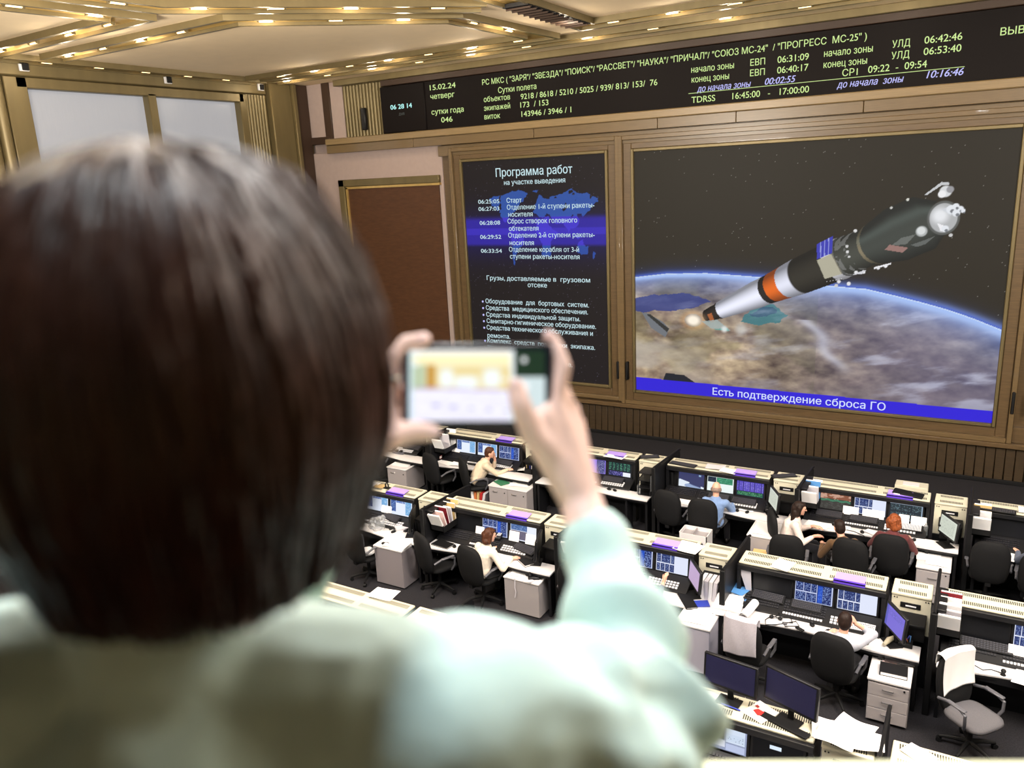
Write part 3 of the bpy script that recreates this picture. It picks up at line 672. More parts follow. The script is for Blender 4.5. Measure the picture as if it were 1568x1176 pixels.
# ---------------------------------------------------------------- screen contents of the monitors
def content(style, seed, nx=56, nz=35):
    r = np.random.default_rng(seed); im = np.zeros((nz, nx, 3))
    def block(x0, x1, z0, z1, c): im[int(z0*nz):max(int(z0*nz)+1, int(z1*nz)), int(x0*nx):max(int(x0*nx)+1, int(x1*nx))] = rgb(*c)
    def rows(x0, x1, z0, z1, base, ink, dens=.55):
        block(x0, x1, z0, z1, base); a, b_, c, d = int(x0*nx), int(x1*nx), int(z0*nz), int(z1*nz)
        for j in range(c+1, d-1, 2):
            for i in range(a+1, b_-1):
                if r.random() < dens: im[j, i] = rgb(*ink)*(.7+.4*r.random())
    if style == 'blue':
        im[:] = rgb(196, 206, 240)
        for x0, x1, z0, z1 in ((.02, .22, .53, .97), (.24, .42, .53, .97), (.44, .58, .53, .97), (.60, .98, .05, .97), (.02, .3, .05, .48), (.32, .58, .05, .48)): rows(x0, x1, z0, z1, (34, 48, 108), (150, 176, 232), .5)
        rows(.62, .74, .08, .9, (40, 84, 196), (90, 130, 230), .3)
    elif style == 'bluewhite':
        im[:] = rgb(226, 232, 252)
        for x0, x1, z0, z1 in ((.02, .16, .5, .95), (.17, .31, .5, .95), (.32, .46, .5, .95), (.47, .58, .5, .95), (.02, .14, .05, .44), (.16, .28, .05, .44), (.3, .42, .05, .44), (.44, .58, .05, .44)): rows(x0, x1, z0, z1, (46, 60, 112), (140, 160, 214), .45)
    elif style == 'white':
        im[:] = rgb(232, 240, 255); rows(.02, .26, .2, .97, (56, 82, 150), (150, 186, 240), .45); rows(.7, .98, .1, .97, (120, 176, 226), (200, 226, 250), .4); rows(.28, .68, .8, .97, (90, 120, 190), (220, 230, 250), .4)
    elif style == 'whitegrey':
        im[:] = rgb(236, 242, 255); rows(.02, .66, .62, .97, (74, 104, 160), (150, 178, 226), .4); rows(.02, .66, .08, .58, (110, 104, 124), (120, 114, 134), .3)
    elif style == 'green':
        im[:] = rgb(28, 34, 40)
        for k in range(6): rows(.02+k*.16, .16+k*.16, .4, .97, (30, 60, 60), (110, 190, 150), .5)
        rows(.02, .98, .05, .36, (40, 44, 90), (150, 140, 230), .5); block(.66, .98, .05, .33, (240, 244, 255))
    elif style == 'purple':
        im[:] = rgb(36, 34, 70)
        for k in range(12): rows(.01+k*.082, .085+k*.082, .34, .95, (92, 80, 190), (170, 160, 240), .4)
        rows(.02, .98, .05, .3, (34, 92, 66), (110, 190, 140), .55)
    elif style == 'violet': im[:] = rgb(150, 130, 236); rows(.62, .98, .05, .95, (60, 62, 120), (190, 190, 240), .5)
    elif style == 'whitegreen':
        im[:] = rgb(238, 248, 246); rows(.02, .34, .62, .97, (30, 44, 60), (60, 70, 90), .4); rows(.36, .98, .55, .97, (46, 130, 96), (110, 190, 150), .45)
    elif style == 'earth':
        xx, zz = np.meshgrid(np.linspace(0, 1, nx), np.linspace(0, 1, nz)); im[:] = rgb(58, 62, 104)
        mixc(im, sm(.0, .1, (.55-.55*xx+.25*np.sin(xx*9)*.1)-zz)*1., rgb(150, 170, 206)); mixc(im, (fbm(xx*3, zz*3, 3, 5) > .55)*(zz < .5-.4*xx)*1., rgb(226, 236, 246)); block(.80, .88, .82, .93, (150, 180, 210))
    elif style == 'map':
        xx, zz = np.meshgrid(np.linspace(0, 1, nx), np.linspace(0, 1, nz)); im[:] = rgb(64, 62, 58); mixc(im, (zz > .66)*1., rgb(140, 88, 66)); mixc(im, (fbm(xx*6, zz*8, 3, 9) > .54)*(zz > .62)*.9, rgb(206, 166, 146)); mixc(im, (np.abs(zz-.56+.03*np.sin(xx*20)) < .06)*.8, rgb(70, 140, 106)); mixc(im, (zz < .45)*(fbm(xx*20, zz*20, 2, 3) > .6)*.4, rgb(96, 100, 96))
    elif style == 'dark':
        im[:] = rgb(38, 46, 56); 
        for x0, x1, z0, z1 in ((.02, .34, .55, .95), (.36, .66, .55, .95), (.68, .98, .55, .95), (.02, .6, .06, .5), (.62, .98, .06, .5)): rows(x0, x1, z0, z1, (46, 56, 62), (116, 146, 156), .35)
        block(0, 1, .97, 1, (190, 206, 226)); block(.97, 1, 0, 1, (150, 170, 190)); block(0, 1, 0, .03, (150, 170, 190))
    elif style == 'cream': im[:] = rgb(214, 220, 206); rows(.04, .9, .1, .92, (206, 212, 198), (190, 198, 186), .25)
    elif style == 'lilac': im[:] = rgb(196, 170, 206); im += (r.random((nz, nx, 1))-.5)*.04
    elif style == 'slate': im[:] = rgb(124, 112, 214); rows(.02, .98, .6, .9, (116, 106, 206), (140, 130, 226), .3); block(0, .12, 0, 1, (96, 96, 190))
    elif style == 'fields':
        im[:] = rgb(150, 160, 190); rows(.02, .3, .2, .95, (90, 104, 130), (150, 190, 220), .3); rows(.3, .55, .42, .97, (40, 44, 60), (120, 126, 150), .5); block(.58, .98, .35, .97, (214, 226, 244)); block(.3, .56, .12, .38, (226, 230, 244)); block(.58, .98, .05, .3, (190, 200, 230)); rows(.58, .98, .4, .7, (206, 220, 240), (170, 190, 214), .2)
    elif style == 'notice': im[:] = rgb(16, 16, 18); block(.34, .58, .62, .76, (226, 240, 255))
    return np.clip(im, 0, 1)
SAY = {'blue': 'showing blue data tables', 'bluewhite': 'showing blue tables and a white pane', 'white': 'showing a white page, blue columns', 'whitegrey': 'showing a white page with a grey pane', 'green': 'showing green and violet tables', 'purple': 'showing violet columns over green', 'violet': 'showing a violet page', 'whitegreen': 'showing a white page with green table', 'earth': 'showing a view of clouds from orbit', 'map': 'showing a dim brown and green chart', 'dark': 'showing dark grey-green tables', 'fields': 'showing pale data fields', 'notice': 'dark with one small white notice', None: 'switched off'}
MW, MH = .53, .335
_mb = {}
def monitor(loc, style, label, rz=0, tilt=-.13, stand=False, W=MW, Hh=MH, group=None, seed=0, kind='built_in_monitor', bez=None):
    """a flat monitor; its screen faces local -y; loc is the middle of its lower edge (with a stand: its foot on the surface)"""
    t = thing(kind, label, 'monitor', loc, rz, group)
    z0 = .13 if stand else 0
    ML = Matrix.Translation((0, 0, z0)) @ Matrix.Rotation(tilt, 4, 'X')
    key = (W, Hh, z0, tilt)
    if key not in _mb:
        b = MB(); b.box((0, .02, Hh/2), (W, .04, Hh), bev=.007); me = b.mesh('bezel'); me.transform(ML); _mb[key] = [me]
        b = MB(); b.box((0, -.0015, Hh/2+.006), (W-.05, .003, Hh-.055)); me2 = b.mesh('dark_screen'); me2.transform(ML); _mb[key].append(me2)
        if stand:
            b = MB(); b.box((0, 0, .008), (.24, .17, .016), bev=.005); me = b.mesh('foot'); _mb[key].append(me)
            b = MB(); b.box((0, .045, .10), (.06, .025, .2), bev=.004); me = b.mesh('neck'); _mb[key].append(me)
    ms = _mb[key]; put('bezel', ms[0], bez or BLACK, t)
    if stand: put('foot', ms[2], BLACKM, t); put('neck', ms[3], BLACKM, t)
    if style is None: put('dark_screen', ms[1], OFFSCR if kind != 'desk_monitor' else mat('screen_off_navy', srgb(40, 40, 74), .25, 0, .5), t)
    else:
        P0 = ML @ Vector((-W/2+.03, -.002, .035)); PX = ML.to_3x3() @ Vector((W-.06, 0, 0)); PZ = ML.to_3x3() @ Vector((0, 0, Hh-.062))
        im = content(style, seed); paint_grid('screen', im.shape[1], im.shape[0], P0, PX, PZ, im, SCREEN, t, 'FACE')
    return t
MON = {'c0': (None, None, None), 'c1': ('white', 'white', 'blue'), 'c2': (None, 'violet', 'green'), 'c3': ('earth', 'whitegreen', 'purple'), 'c4': ('map', 'bluewhite', 'dark'), 'c5': (None, None, 'blue'),
       'A': ('white', 'white', 'white'), 'B': (None, 'blue', 'whitegrey'), 'C': (None, 'blue', 'bluewhite'), 'D': (None, 'blue', 'bluewhite'), 'E': (None, 'bluewhite', None),
       'B3': (None, None, None), 'C3': (None, None, 'fields'), 'D3': (None, 'fields', 'notice'), 'E3': (None, None, None)}
seed = 10
for k, tr in MON.items():
    ri, x0, S = ST[k]
    for i, s in enumerate(tr):
        seed += 1
        monitor((x0+.465+.53*i, ROW[ri]-.395, .83), s, 'monitor %s, %s in %s' % (SAY[s], ('left', 'middle', 'right')[i], S), seed=seed, group='monitors built into the consoles')
    # violet placard on the console's top
    if ri == 2: continue
    t = thing('name_placard', 'violet acrylic placard on the cream top of ' + S, 'placard', (x0+1.42, ROW[ri]-.36, 1.252), 0, 'violet placards')
    b = MB(); b.span(-.19, .19, -.045, -.035, -.06, .012); b.span(-.19, .19, -.045, .01, .0, .012); obj('base', b, VIOLETD, t)
    b = MB(); b.box((0, .08, .018), (.36, .16, .006), Matrix.Rotation(.12, 4, 'X')); obj('plate', b, VIOLET, t)
# monitors on stands beside the cabinets
for k, s, dx, dy, rz, lab in (('c3', 'cream', 1.98, -.72, -1.05, 'pale screen turned sideways on the desk corner right of the bald man'), ('c4', 'cream', 2.12, -.78, -1.0, 'pale screen turned sideways on the desk corner right of the red-haired woman'),
        ('A', 'slate', 1.98, -.72, -1.1, 'violet screen turned sideways on the desk corner beside the plastic bag'), ('B', 'white', 1.93, -.70, -1.25, 'bright screen seen edge-on right of the cream-bloused woman'),
        ('C', 'lilac', 1.92, -.64, -.95, 'lilac screen turned sideways at the edge of the mint sleeve'), ('D', 'slate', 1.98, -.72, -1.0, 'violet screen turned sideways right of the head-clutching man')):
    ri, x0, S = ST[k]; seed += 1
    monitor((x0+dx, ROW[ri]+dy, .726), s, 'desk monitor with ' + lab, rz, -.1, True, .47, .33, 'monitors on stands', seed, 'desk_monitor')
x0 = ST['D3'][1]
monitor((-1.84, ROW[2]-.16, 1.252), None, 'dark widescreen monitor standing on the front-row console, left of a pair', -.12, -.08, True, .56, .34, 'dark monitors on the front row', kind='desk_monitor')
monitor((-1.25, ROW[2]-.2, 1.252), None, 'dark widescreen monitor standing on the front-row console, right of a pair', -.32, -.08, True, .56, .36, 'dark monitors on the front row', kind='desk_monitor')
monitor((-3.4, ROW[2]-.2, 1.252), None, 'dark navy monitor on the front row, half hidden by the mint elbow', -.25, -.08, True, .5, .32, 'dark monitors on the front row', kind='desk_monitor')

# ---------------------------------------------------------------- office chairs
def make_chair():
    t = thing('office_chair', '', 'chair')
    def back(u, v):                                               # u across, v up
        z = .40+.69*v; w = .262*(1-.16*max(0, (v-.55)/.45)**2)*(1-.10*(1-v)**2); a = (u-.5)*2
        return Vector((w*a, -.235-.07*v+.05*a*a-.03*sin(v*pi), z))
    b = MB()
    pts = []
    n = 28
    prof = []
    for k in range(n):                                           # rounded-rectangle outline
        a = 2*pi*k/n; c, s_ = cos(a), sin(a); e = .55
        prof.append((.5+.5*math.copysign(abs(c)**e, c), .5+.5*math.copysign(abs(s_)**e, s_)))
    bm = bmesh.new(); rings = []
    for sc, off in ((.0, -.052), (.55, -.052), (.9, -.046), (1., -.02), (1., .01), (.9, .04), (.5, .05), (.0, .05)):
        rings.append([bm.verts.new(back(.5+(u-.5)*sc, .5+(v-.5)*sc) + Vector((0, off, 0))) for u, v in prof])
    for A, B in zip(rings, rings[1:]):
        for k in range(n): bm.faces.new((A[k], A[(k+1) % n], B[(k+1) % n], B[k]))
    bmesh.ops.remove_doubles(bm, verts=bm.verts, dist=1e-4); bmesh.ops.recalc_face_normals(bm, faces=bm.faces)
    b.add(bm); obj('backrest', b, FABRIC, t, sharp=60)
    b = MB(); bm = bmesh.new(); rings = []
    for sc, z in ((0, .40), (.7, .40), (.96, .415), (1, .44), (.97, .47), (.8, .485), (.0, .478)):
        rings.append([bm.verts.new(((u-.5)*.5*sc, (v-.5)*.5*sc+.02, z)) for u, v in prof])
    for A, B in zip(rings, rings[1:]):
        for k in range(n): bm.faces.new((A[k], A[(k+1) % n], B[(k+1) % n], B[k]))
    bmesh.ops.remove_doubles(bm, verts=bm.verts, dist=1e-4); bmesh.ops.recalc_face_normals(bm, faces=bm.faces)
    b.add(bm); obj('seat', b, FABRIC, t, sharp=60)
    for s in (-1, 1):
        b = MB(); b.tube([(s*.24, .1, .42), (s*.285, .14, .52), (s*.29, .14, .63), (s*.285, .06, .665), (s*.28, -.1, .66), (s*.27, -.22, .62)], .018, 8); b.box((s*.284, .02, .672), (.055, .24, .022), bev=.009); obj('armrest', b, PLAST, t)
    b = MB(); b.span(-.03, .03, -.27, -.05, .36, .41); b.box((0, -.27, .5), (.07, .02, .26)); b.cone((0, 0, .1), (0, 0, .4), .028); obj('post', b, BLACKM, t)
    b = MB()
    for k in range(5):
        a = 2*pi*k/5+.3; b.tube([(0, 0, .12), (.16*cos(a), .16*sin(a), .105), (.30*cos(a), .30*sin(a), .075)], .022, 8, rs=[.03, .025, .017])
    obj('star_base', b, BLACKM, t)
    for k in range(5):
        a = 2*pi*k/5+.3; b = MB(); c = Vector((.30*cos(a), .30*sin(a), .03)); d = Vector((-sin(a), cos(a), 0))
        b.cone(c-d*.022, c+d*.022, .03); b.cone(c, c+Vector((0, 0, .05)), .012); obj('caster', b, BLACKM, t)
    return t
chairP = make_chair()
CH = {'c1a': (-9.5, 12.38, -.3, 'empty black office chair beside the white drawer cabinet of the back row'), 'c1b': (-8.72, 12.44, -.75, 'black office chair, seen side-on, of the man in beige'),
 'c0': (-11.1, 12.45, .3, 'black office chair behind her wrist at the far left of the back row'),
 'c3a': (-4.42, 12.42, -.1, "empty black office chair left of the bald man's chair"), 'c3b': (-3.75, 12.3, .08, 'black office chair the bald man sits in'),
 'c4a': (-2.2, 11.48, .12, 'black office chair with only its top showing, behind the pale-bloused woman'), 'c4b': (-1.34, 11.72, -.1, 'black office chair the person in brown sits in'), 'c4c': (-.83, 12.1, .0, 'black office chair the red-haired woman sits in'),
 'c4w': (-2.6, 12.3, -1.2, 'black office chair, seen edge-on, the pale-bloused woman sits in'),
 'c5': (.46, 12.42, .05, 'large black office chair with empty seat right of the tall drawer cabinet'), 'c5b': (1.05, 12.25, -.1, 'black office chair cut by the right picture edge, with grey-sleeved person'),
 'A': (-8.62, 8.97, -.2, 'black office chair in shadow beside the hair ends'), 'Ba': (-7.36, 9.2, -.45, 'empty black office chair left of the cream-bloused woman'), 'Bb': (-6.42, 9.14, -.2, 'black office chair the cream-bloused woman sits in'),
 'C': (-4.72, 9.3, .1, 'black office chair half hidden behind the raised mint sleeve'), 'Da': (-2.2, 8.88, -.12, 'black office chair with a printed sheet draped over its back'),
 'Db': (-1.16, 9.0, -.15, 'black office chair the head-clutching man sits in'), 'E': (.10, 9.22, -2.25, 'grey-seated office chair turned round, with a blank sheet over its back')}
CHP = {}
for k, (x, y, rz, lab) in CH.items():
    off = Vector((0, .29, 0)); off.rotate(Matrix.Rotation(rz, 3, 'Z'))
    CHP[k] = (x+off.x, y+off.y, rz)
    c = use(chairP, (x+off.x, y+off.y, 0), rz, lab, 'office chairs of the hall')
    if k == 'E':
        for ch in c.children:
            if ch.name.startswith('seat'):
                ch.data = ch.data.copy(); ch.data.materials[0] = FABRICG

# ---------------------------------------------------------------- drawer cabinets
_ped = {}
def pedestal(loc, w, d, h, nd, label, rz=0, doors=False, top=WHITE, front=GREY):
    key = (w, d, h, nd, doors, front.name)
    if key in _ped: return dup(_ped[key], loc, rz, label, 'drawer cabinets')
    t = thing('drawer_cabinet', label, 'cabinet', loc, rz, 'drawer cabinets'); _ped[key] = t
    b = MB(); b.span(-w/2, w/2, -d/2+.02, d/2, .03, h-.03); obj('carcass', b, front, t)
    b = MB(); b.span(-w/2-.01, w/2+.01, -d/2-.01, d/2+.01, h-.03, h, bev=.006); obj('top', b, top, t)
    if nd and not doors:
        for i in range(nd):
            z0 = .05+(h-.1)*i/nd; z1 = .05+(h-.1)*(i+1)/nd-.008
            b = MB(); b.span(-w/2+.006, w/2-.006, -d/2-.004, -d/2+.02, z0, z1, bev=.003); f = obj('drawer', b, front, t)
            zc = (z0+z1)/2+.02; b = MB(); b.tube([(-.06, -d/2, zc), (-.06, -d/2-.025, zc), (.06, -d/2-.025, zc), (.06, -d/2, zc)], .006, 6); obj('handle', b, CHROME, f)
        b = MB(); b.cone((w/2-.05, -d/2-.002, h-.08), (w/2-.05, -d/2-.012, h-.08), .011); obj('lock', b, BLACKM, t)
    if doors:
        for i in range(nd):
            a0 = -w/2+w*i/nd+.005; a1 = -w/2+w*(i+1)/nd-.005
            b = MB(); b.span(a0, a1, -d/2-.004, -d/2+.02, .05, h-.04, bev=.003); f = obj('door', b, front, t)
            b = MB(); b.tube([(a0+.1, -d/2, h-.1), (a0+.1, -d/2-.02, h-.12), (a0+.2, -d/2-.02, h-.12), (a0+.2, -d/2, h-.1)], .006, 6); obj('handle', b, CHROME, f)
            b = MB(); b.cone((a1-.06, -d/2-.002, h-.12), (a1-.06, -d/2-.012, h-.12), .012); obj('lock', b, BLACKM, f)
    if not nd:
        b = MB(); b.span(-w/2+.004, w/2-.004, -d/2, -d/2+.02, .03, h-.035); obj('back_panel', b, front, t)
    return t
pedestal((-.53, 9.31, 0), .44, .5, .6, 3, 'white three-drawer cabinet with black folders on it, right of the head-clutching man')
pedestal((-.25, 12.48, 0), .44, .52, .6, 2, 'white drawer cabinet with loose sheets on it, right of the red-haired woman')
pedestal((-5.62, 9.52, 0), .6, .36, .6, 0, 'white cabinet with a handset on it, right of the cream-bloused woman')
pedestal((-2.88, 9.28, 0), .46, .42, .7, 0, 'tall pale grey cabinet beside the chair with the printed sheet', front=mat('lavender_laminate', srgb(172, 170, 186), .5))
pedestal((-8.05, 9.4, 0), .58, .44, .7, 0, 'tall grey cabinet with stacked papers on it, beside the plastic bag', front=mat('greige_laminate', srgb(136, 129, 134), .5))
pedestal((-7.68, 12.68, 0), .86, .52, .6, 2, 'wide white cabinet with two locked doors behind the man in beige', doors=True)
pedestal((-10.45, 12.75, 0), .5, .62, .6, 1, 'small white cabinet with a single locked drawer behind her wrist', doors=True)
pedestal((-2.68, 12.38, 0), .5, .62, .70, 0, 'white-topped side cabinet left of the pale-bloused woman')
t = thing('open_box', 'white open box on the floor left of the bald man\'s chair', 'box', (-3.78, 12.05, 0))
t['label'] = "white open-topped box behind the bald man's chair"
b = MB(); b.span(-.24, .24, -.17, .17, 0, .02); b.span(-.24, -.225, -.17, .17, 0, .6); b.span(.225, .24, -.17, .17, 0, .6); b.span(-.24, .24, -.17, -.155, 0, .6); b.span(-.24, .24, .155, .17, 0, .6); obj('box_body', b, WHITE, t)
b = MB(); b.span(-.225, .225, -.155, .155, .5, .53); b.box((-.02, 0, .55), (.01, .3, .08)); obj('inner_tray', b, GREY, t)
t['label'] = "white open-topped box standing behind the bald man's chair"
# ---------------------------------------------------------------- people in the hall
SKIN = mat('skin', srgb(226, 172, 148), .5, 0, .4, noise_amt=.04, nscale=40)
EYE = mat('eye', srgb(30, 24, 22), .2, 0, .5)
SHOE = mat('shoe_black', srgb(24, 22, 22), .4)
def cloth(name, c): return mat(name, c, .85, 0, .2, noise_amt=.06, nscale=30, bump=.15, sheen=.15)
def hair_mat(name, c): return mat(name, c, .5, 0, .2, noise_amt=.35, nscale=9, stretch=(6, 6, 1), bump=.4)
def bend(a, b, la, lb, pole):
    """middle joint of a two-bone limb from a to b"""
    a, b = Vector(a), Vector(b); d = b-a; L = min(d.length, (la+lb)*.995); d.normalize()
    x = (la*la-lb*lb+L*L)/(2*L); h = math.sqrt(max(0, la*la-x*x)); p = Vector(pole); p = (p-d*p.dot(d)).normalized()
    return a+d*x+p*h, a+d*L
def seated(label, loc, rz, neck, head_off, look, hands, shirt, trousers, hairc, style, group='people at the consoles', sleeve=1.0, feet=None, poles=None, lean_knee=0):
    """neck: neck base (local); hands: for left, right: (wrist xyz, pointing xyz); look: (yaw, pitch) of the head"""
    t = thing('person', label, 'person', loc, rz, group)
    N = Vector(neck); HC = N+Vector(head_off); hip = Vector((0, -.02, .60)); chest = hip.lerp(N, .62)
    HR = Matrix.Rotation(look[0], 4, 'Z') @ Matrix.Rotation(look[1], 4, 'X')
    hp = lambda x, y, z: HC + (HR @ Vector((x, y, z)))
    side = Vector((1, 0, 0)); up = (N-hip).normalized()
    sh = [N - up*.075 + side*s*.175 for s in (-1, 1)]
    arms = []
    for i, s in enumerate((-1, 1)):
        w, p = Vector(hands[i][0]), Vector(hands[i][1]).normalized()
        pole = (poles[i] if poles and poles[i] else (s*.5, -.3, -.8)); e, w = bend(sh[i], w, .285, .25, pole); arms.append((sh[i], e, w, p))
    feet = feet or ((-.13, .40), (.13, .42)); legs = []
    for i, s in enumerate((-1, 1)):
        f = Vector((feet[i][0], feet[i][1], .08)); h = hip+Vector((s*.09, .03, -.03)); k, f = bend(h, f, .42, .43, (0, .6, .9)); legs.append((h, k, f))
    def torso(b, g):
        b.ball(hip, (.165+g, .125+g, .12+g)); b.ball(chest, (.155+g, .115+g, .15+g), rot=(up.to_track_quat('Z', 'Y')).to_matrix().to_4x4())
        b.cap(hip+up*.05, chest, .13+g, .14+g); b.cap(sh[0]+side*.03-up*.02, sh[1]-side*.03-up*.02, .062+g, .062+g); b.cap(chest, N-up*.06, .12+g, .09+g)
    b = MB(); torso(b, -.006)
    b.cap(N-up*.05, hp(0, -.015, -.07), .056, .052)
    b.ball(HC, (.074, .094, .112), 3, HR); b.ball(hp(0, .03, -.055), (.052, .058, .055), 2, HR)           # skull, jaw
    b.cap(hp(0, .088, .012), hp(0, .112, -.022), .008, .014); b.ball(hp(0, .084, -.058), (.024, .012, .011), 2, HR); b.ball(hp(0, .072, -.092), .018)
    b.cap(hp(-.035, .082, .032), hp(.035, .082, .032), .012)
    for s in (-1, 1): b.ball(hp(s*.076, -.008, -.012), (.010, .022, .032), 2, HR)
    for a, e, w, p in arms:
        b.cap(a, e, .048, .040); b.cap(e, w, .040, .026)
        q = w+p*.085; b.cap(w, q, .026, .030)
        sd = p.cross(Vector((0, 0, 1))); sd = sd.normalized() if sd.length > .1 else side
        sg = 1 if a.x < 0 else -1; dn = sd.cross(p).normalized()*(-1)
        if dn.z > 0: dn = -dn
        for k, (o, l) in enumerate(((-.027, .066), (-.009, .078), (.009, .072), (.026, .056))):
            r0 = q+sd*o*sg*-1; m = r0+p*l*.55; b.cap(q.lerp(r0, .8)-p*.02, m, .0105, .010, 1); b.cap(m, m+(p*.7+dn*.7).normalized()*l*.5, .010, .008, 1)
        th = w+p*.03+sd*sg*.02; b.cap(th, th+p*.035+sd*sg*.035, .013, .011, 1); b.cap(th+p*.035+sd*sg*.035, th+p*.065+sd*sg*.04, .011, .009, 1)
    for h, k, f in legs: b.cap(h, k, .075, .055); b.cap(k, f, .052, .036)
    body = blob('body', b, .0085, SKIN, t, 3)
    b = MB(); torso(b, .012); b.cap(N-up*.06, N-up*.02, .078, .066)
    for a, e, w, p in arms:
        wl = e.lerp(w, .9*sleeve if sleeve <= 1 else .95); b.cap(a, e, .064, .054); b.cap(e, wl, .053, .036)
        b.ball(e.lerp(a, .15)+Vector((0, 0, .01)), .054); 
    blob('shirt', b, .012, shirt, body, 3)
    b = MB()
    for h, k, f in legs: b.cap(hip, h, .14, .095); b.cap(h, k, .092, .070); b.cap(k, f+Vector((0, 0, .02)), .066, .052)
    blob('trousers', b, .014, trousers, body, 3)
    for h, k, f in legs:
        b = MB(); b.ball(f+Vector((0, .06, -.035)), (.042, .125, .042)); b.ball(f+Vector((0, -.02, -.01)), (.042, .06, .06)); blob('shoe', b, .012, SHOE, body, 2)
    for s in (-1, 1):
        b = MB(); b.ball(hp(s*.031, .0865, .014), (.011, .007, .007), 2, HR); obj('eye', b, EYE, body)
    if style != 'bare':
        b = MB(); r = random.Random(hash(label) % 1000 if False else len(label))
        if style == 'bald':
            for a in range(-5, 6): b.ball(hp(.072*sin(a*.28), -.012-.078*cos(a*.28), -.02), (.024, .024, .04), 2, HR)
        else:
            b.ball(hp(0, -.018, .026), (.081, .091, .1), 3, HR); b.ball(hp(0, -.035, -.01), (.078, .075, .1), 3, HR); b.ball(hp(0, .03, .075), (.062, .055, .042), 2, HR)
            if style in ('bob', 'curly', 'long'):
                for s in (-1, 1): b.cap(hp(s*.068, -.01, .03), hp(s*.076, -.02, -.085), .034, .036)
                b.cap(hp(0, -.06, 0), hp(0, -.055, -.10), .068, .06); b.cap(hp(-.04, -.06, 0), hp(.04, -.06, -.09), .06, .055)
            if style == 'long':
                for x in (-.05, -.02, .02, .05): b.cap(hp(x, -.07, -.05), N+Vector((x*1.3, -.10, -.20)), .036, .024)
            if style == 'curly':
                for k in range(70):
                    v = Vector((r.gauss(0, 1), r.gauss(-.5, 1), r.gauss(.2, 1))).normalized()
                    if v.y > .5 and v.z < .5: continue
                    b.ball(hp(v.x*.092, v.y*.1-.016, v.z*.1+.0), r.uniform(.018, .032), 1)
        blob('hair', b, .008, hairc, body, 2)
    return t
BROWN = hair_mat('hair_brown', srgb(74, 44, 30)); DARKH = hair_mat('hair_dark', srgb(38, 26, 22)); REDH = hair_mat('hair_red', srgb(136, 72, 40)); GREYH = hair_mat('hair_grey', srgb(140, 120, 110))
BEIGE = cloth('beige_cotton', srgb(214, 196, 172)); BLUE = cloth('blue_cotton', srgb(120, 146, 190)); CREAMB = cloth('cream_knit', srgb(232, 220, 204)); WHITEB = cloth('pale_blouse', srgb(230, 214, 206))
COATB = cloth('brown_wool', srgb(92, 68, 46)); MAROON = cloth('maroon_knit', srgb(92, 46, 48)); GREYS = cloth('grey_cotton', srgb(176, 178, 190)); SLATE = cloth('slate_cotton', srgb(84, 92, 112)); DKT = cloth('dark_trousers', srgb(30, 30, 36)); JEAN = cloth('jeans', srgb(60, 70, 96))
seated('person in a beige hooded sweater resting chin on hand at the back-row screens', (-8.5, 12.6, 0), -.85, (.02, .22, .98), (.0, .07, .155), (-.1, -.15), (((-.05, .40, .93), (.1, -.1, 1)), ((.12, .62, .77), (.1, .9, -.1))), BEIGE, DKT, BROWN, 'short', poles=((-.4, .2, -1), None))
seated('balding person in a light blue shirt seen from behind at the back row', (-3.62, 12.58, 0), .05, (.0, .08, 1.0), (0, .03, .15), (.1, -.25), (((-.2, .46, .77), (.2, 1, -.1)), ((.2, .46, .77), (0, 1, -.1))), BLUE, DKT, GREYH, 'bald')
seated('person with long dark hair in a pale blouse turned sideways, hands in front', (-2.34, 12.34, 0), -1.25, (.0, .10, 1.0), (0, .05, .15), (.05, -.15), (((-.12, .40, .80), (.3, .9, -.1)), ((.12, .38, .74), (-.2, .9, -.1))), WHITEB, DKT, DARKH, 'long', sleeve=.85, feet=((-.05, .46), (.12, .42)))
seated('person in a brown coat slumped beside the red-haired woman, dark hair', (-1.38, 11.95, 0), .5, (-.06, .16, .92), (-.02, .06, .15), (.1, -.25), (((-.25, .42, .70), (.3, .9, -.2)), ((.2, .40, .70), (-.1, 1, -.2))), COATB, DKT, DARKH, 'short')
seated('person with curly red hair in a maroon knit leaning over papers', (-.83, 12.35, 0), .05, (.0, .14, .97), (0, .05, .15), (.15, -.3), (((-.22, .42, .77), (.3, 1, -.1)), ((.24, .40, .77), (-.2, 1, -.1))), MAROON, DKT, REDH, 'curly')
seated('person in a slate blue top at the right picture edge, arm on desk', (1.12, 12.5, 0), .1, (.0, .08, 1.0), (0, .04, .15), (.2, -.2), (((-.26, .48, .77), (-.5, .9, -.1)), ((.24, .40, .77), (0, 1, -.1))), SLATE, DKT, BROWN, 'short')
seated('person in a cream blouse with a brown bob at the middle-row desk', (-6.32, 9.36, 0), -.3, (.02, .10, 1.0), (.02, .05, .15), (-.35, -.2), (((-.16, .42, .77), (.2, 1, -.1)), ((.30, .36, .77), (.5, .8, -.1))), CREAMB, DKT, BROWN, 'bob')
seated('person in a grey shirt clutching the head with one hand', (-1.11, 9.16, 0), -.12, (.03, .08, .98), (0, .05, .15), (.1, -.3), (((-.2, .38, .77), (.4, .9, -.1)), ((.13, .22, 1.08), (-.55, -.1, .8))), GREYS, DKT, DARKH, 'short', sleeve=.62, poles=(None, (.9, .5, -.6)))
seated('person mostly hidden behind the mint sleeve, a raised hand by the screen', (-3.85, 9.3, 0), -.2, (.0, .08, 1.0), (0, .04, .15), (.0, -.2), (((-.18, .42, .77), (.2, 1, -.1)), ((.27, .45, .88), (.2, .35, 1))), SLATE, DKT, DARKH, 'short', sleeve=.8)

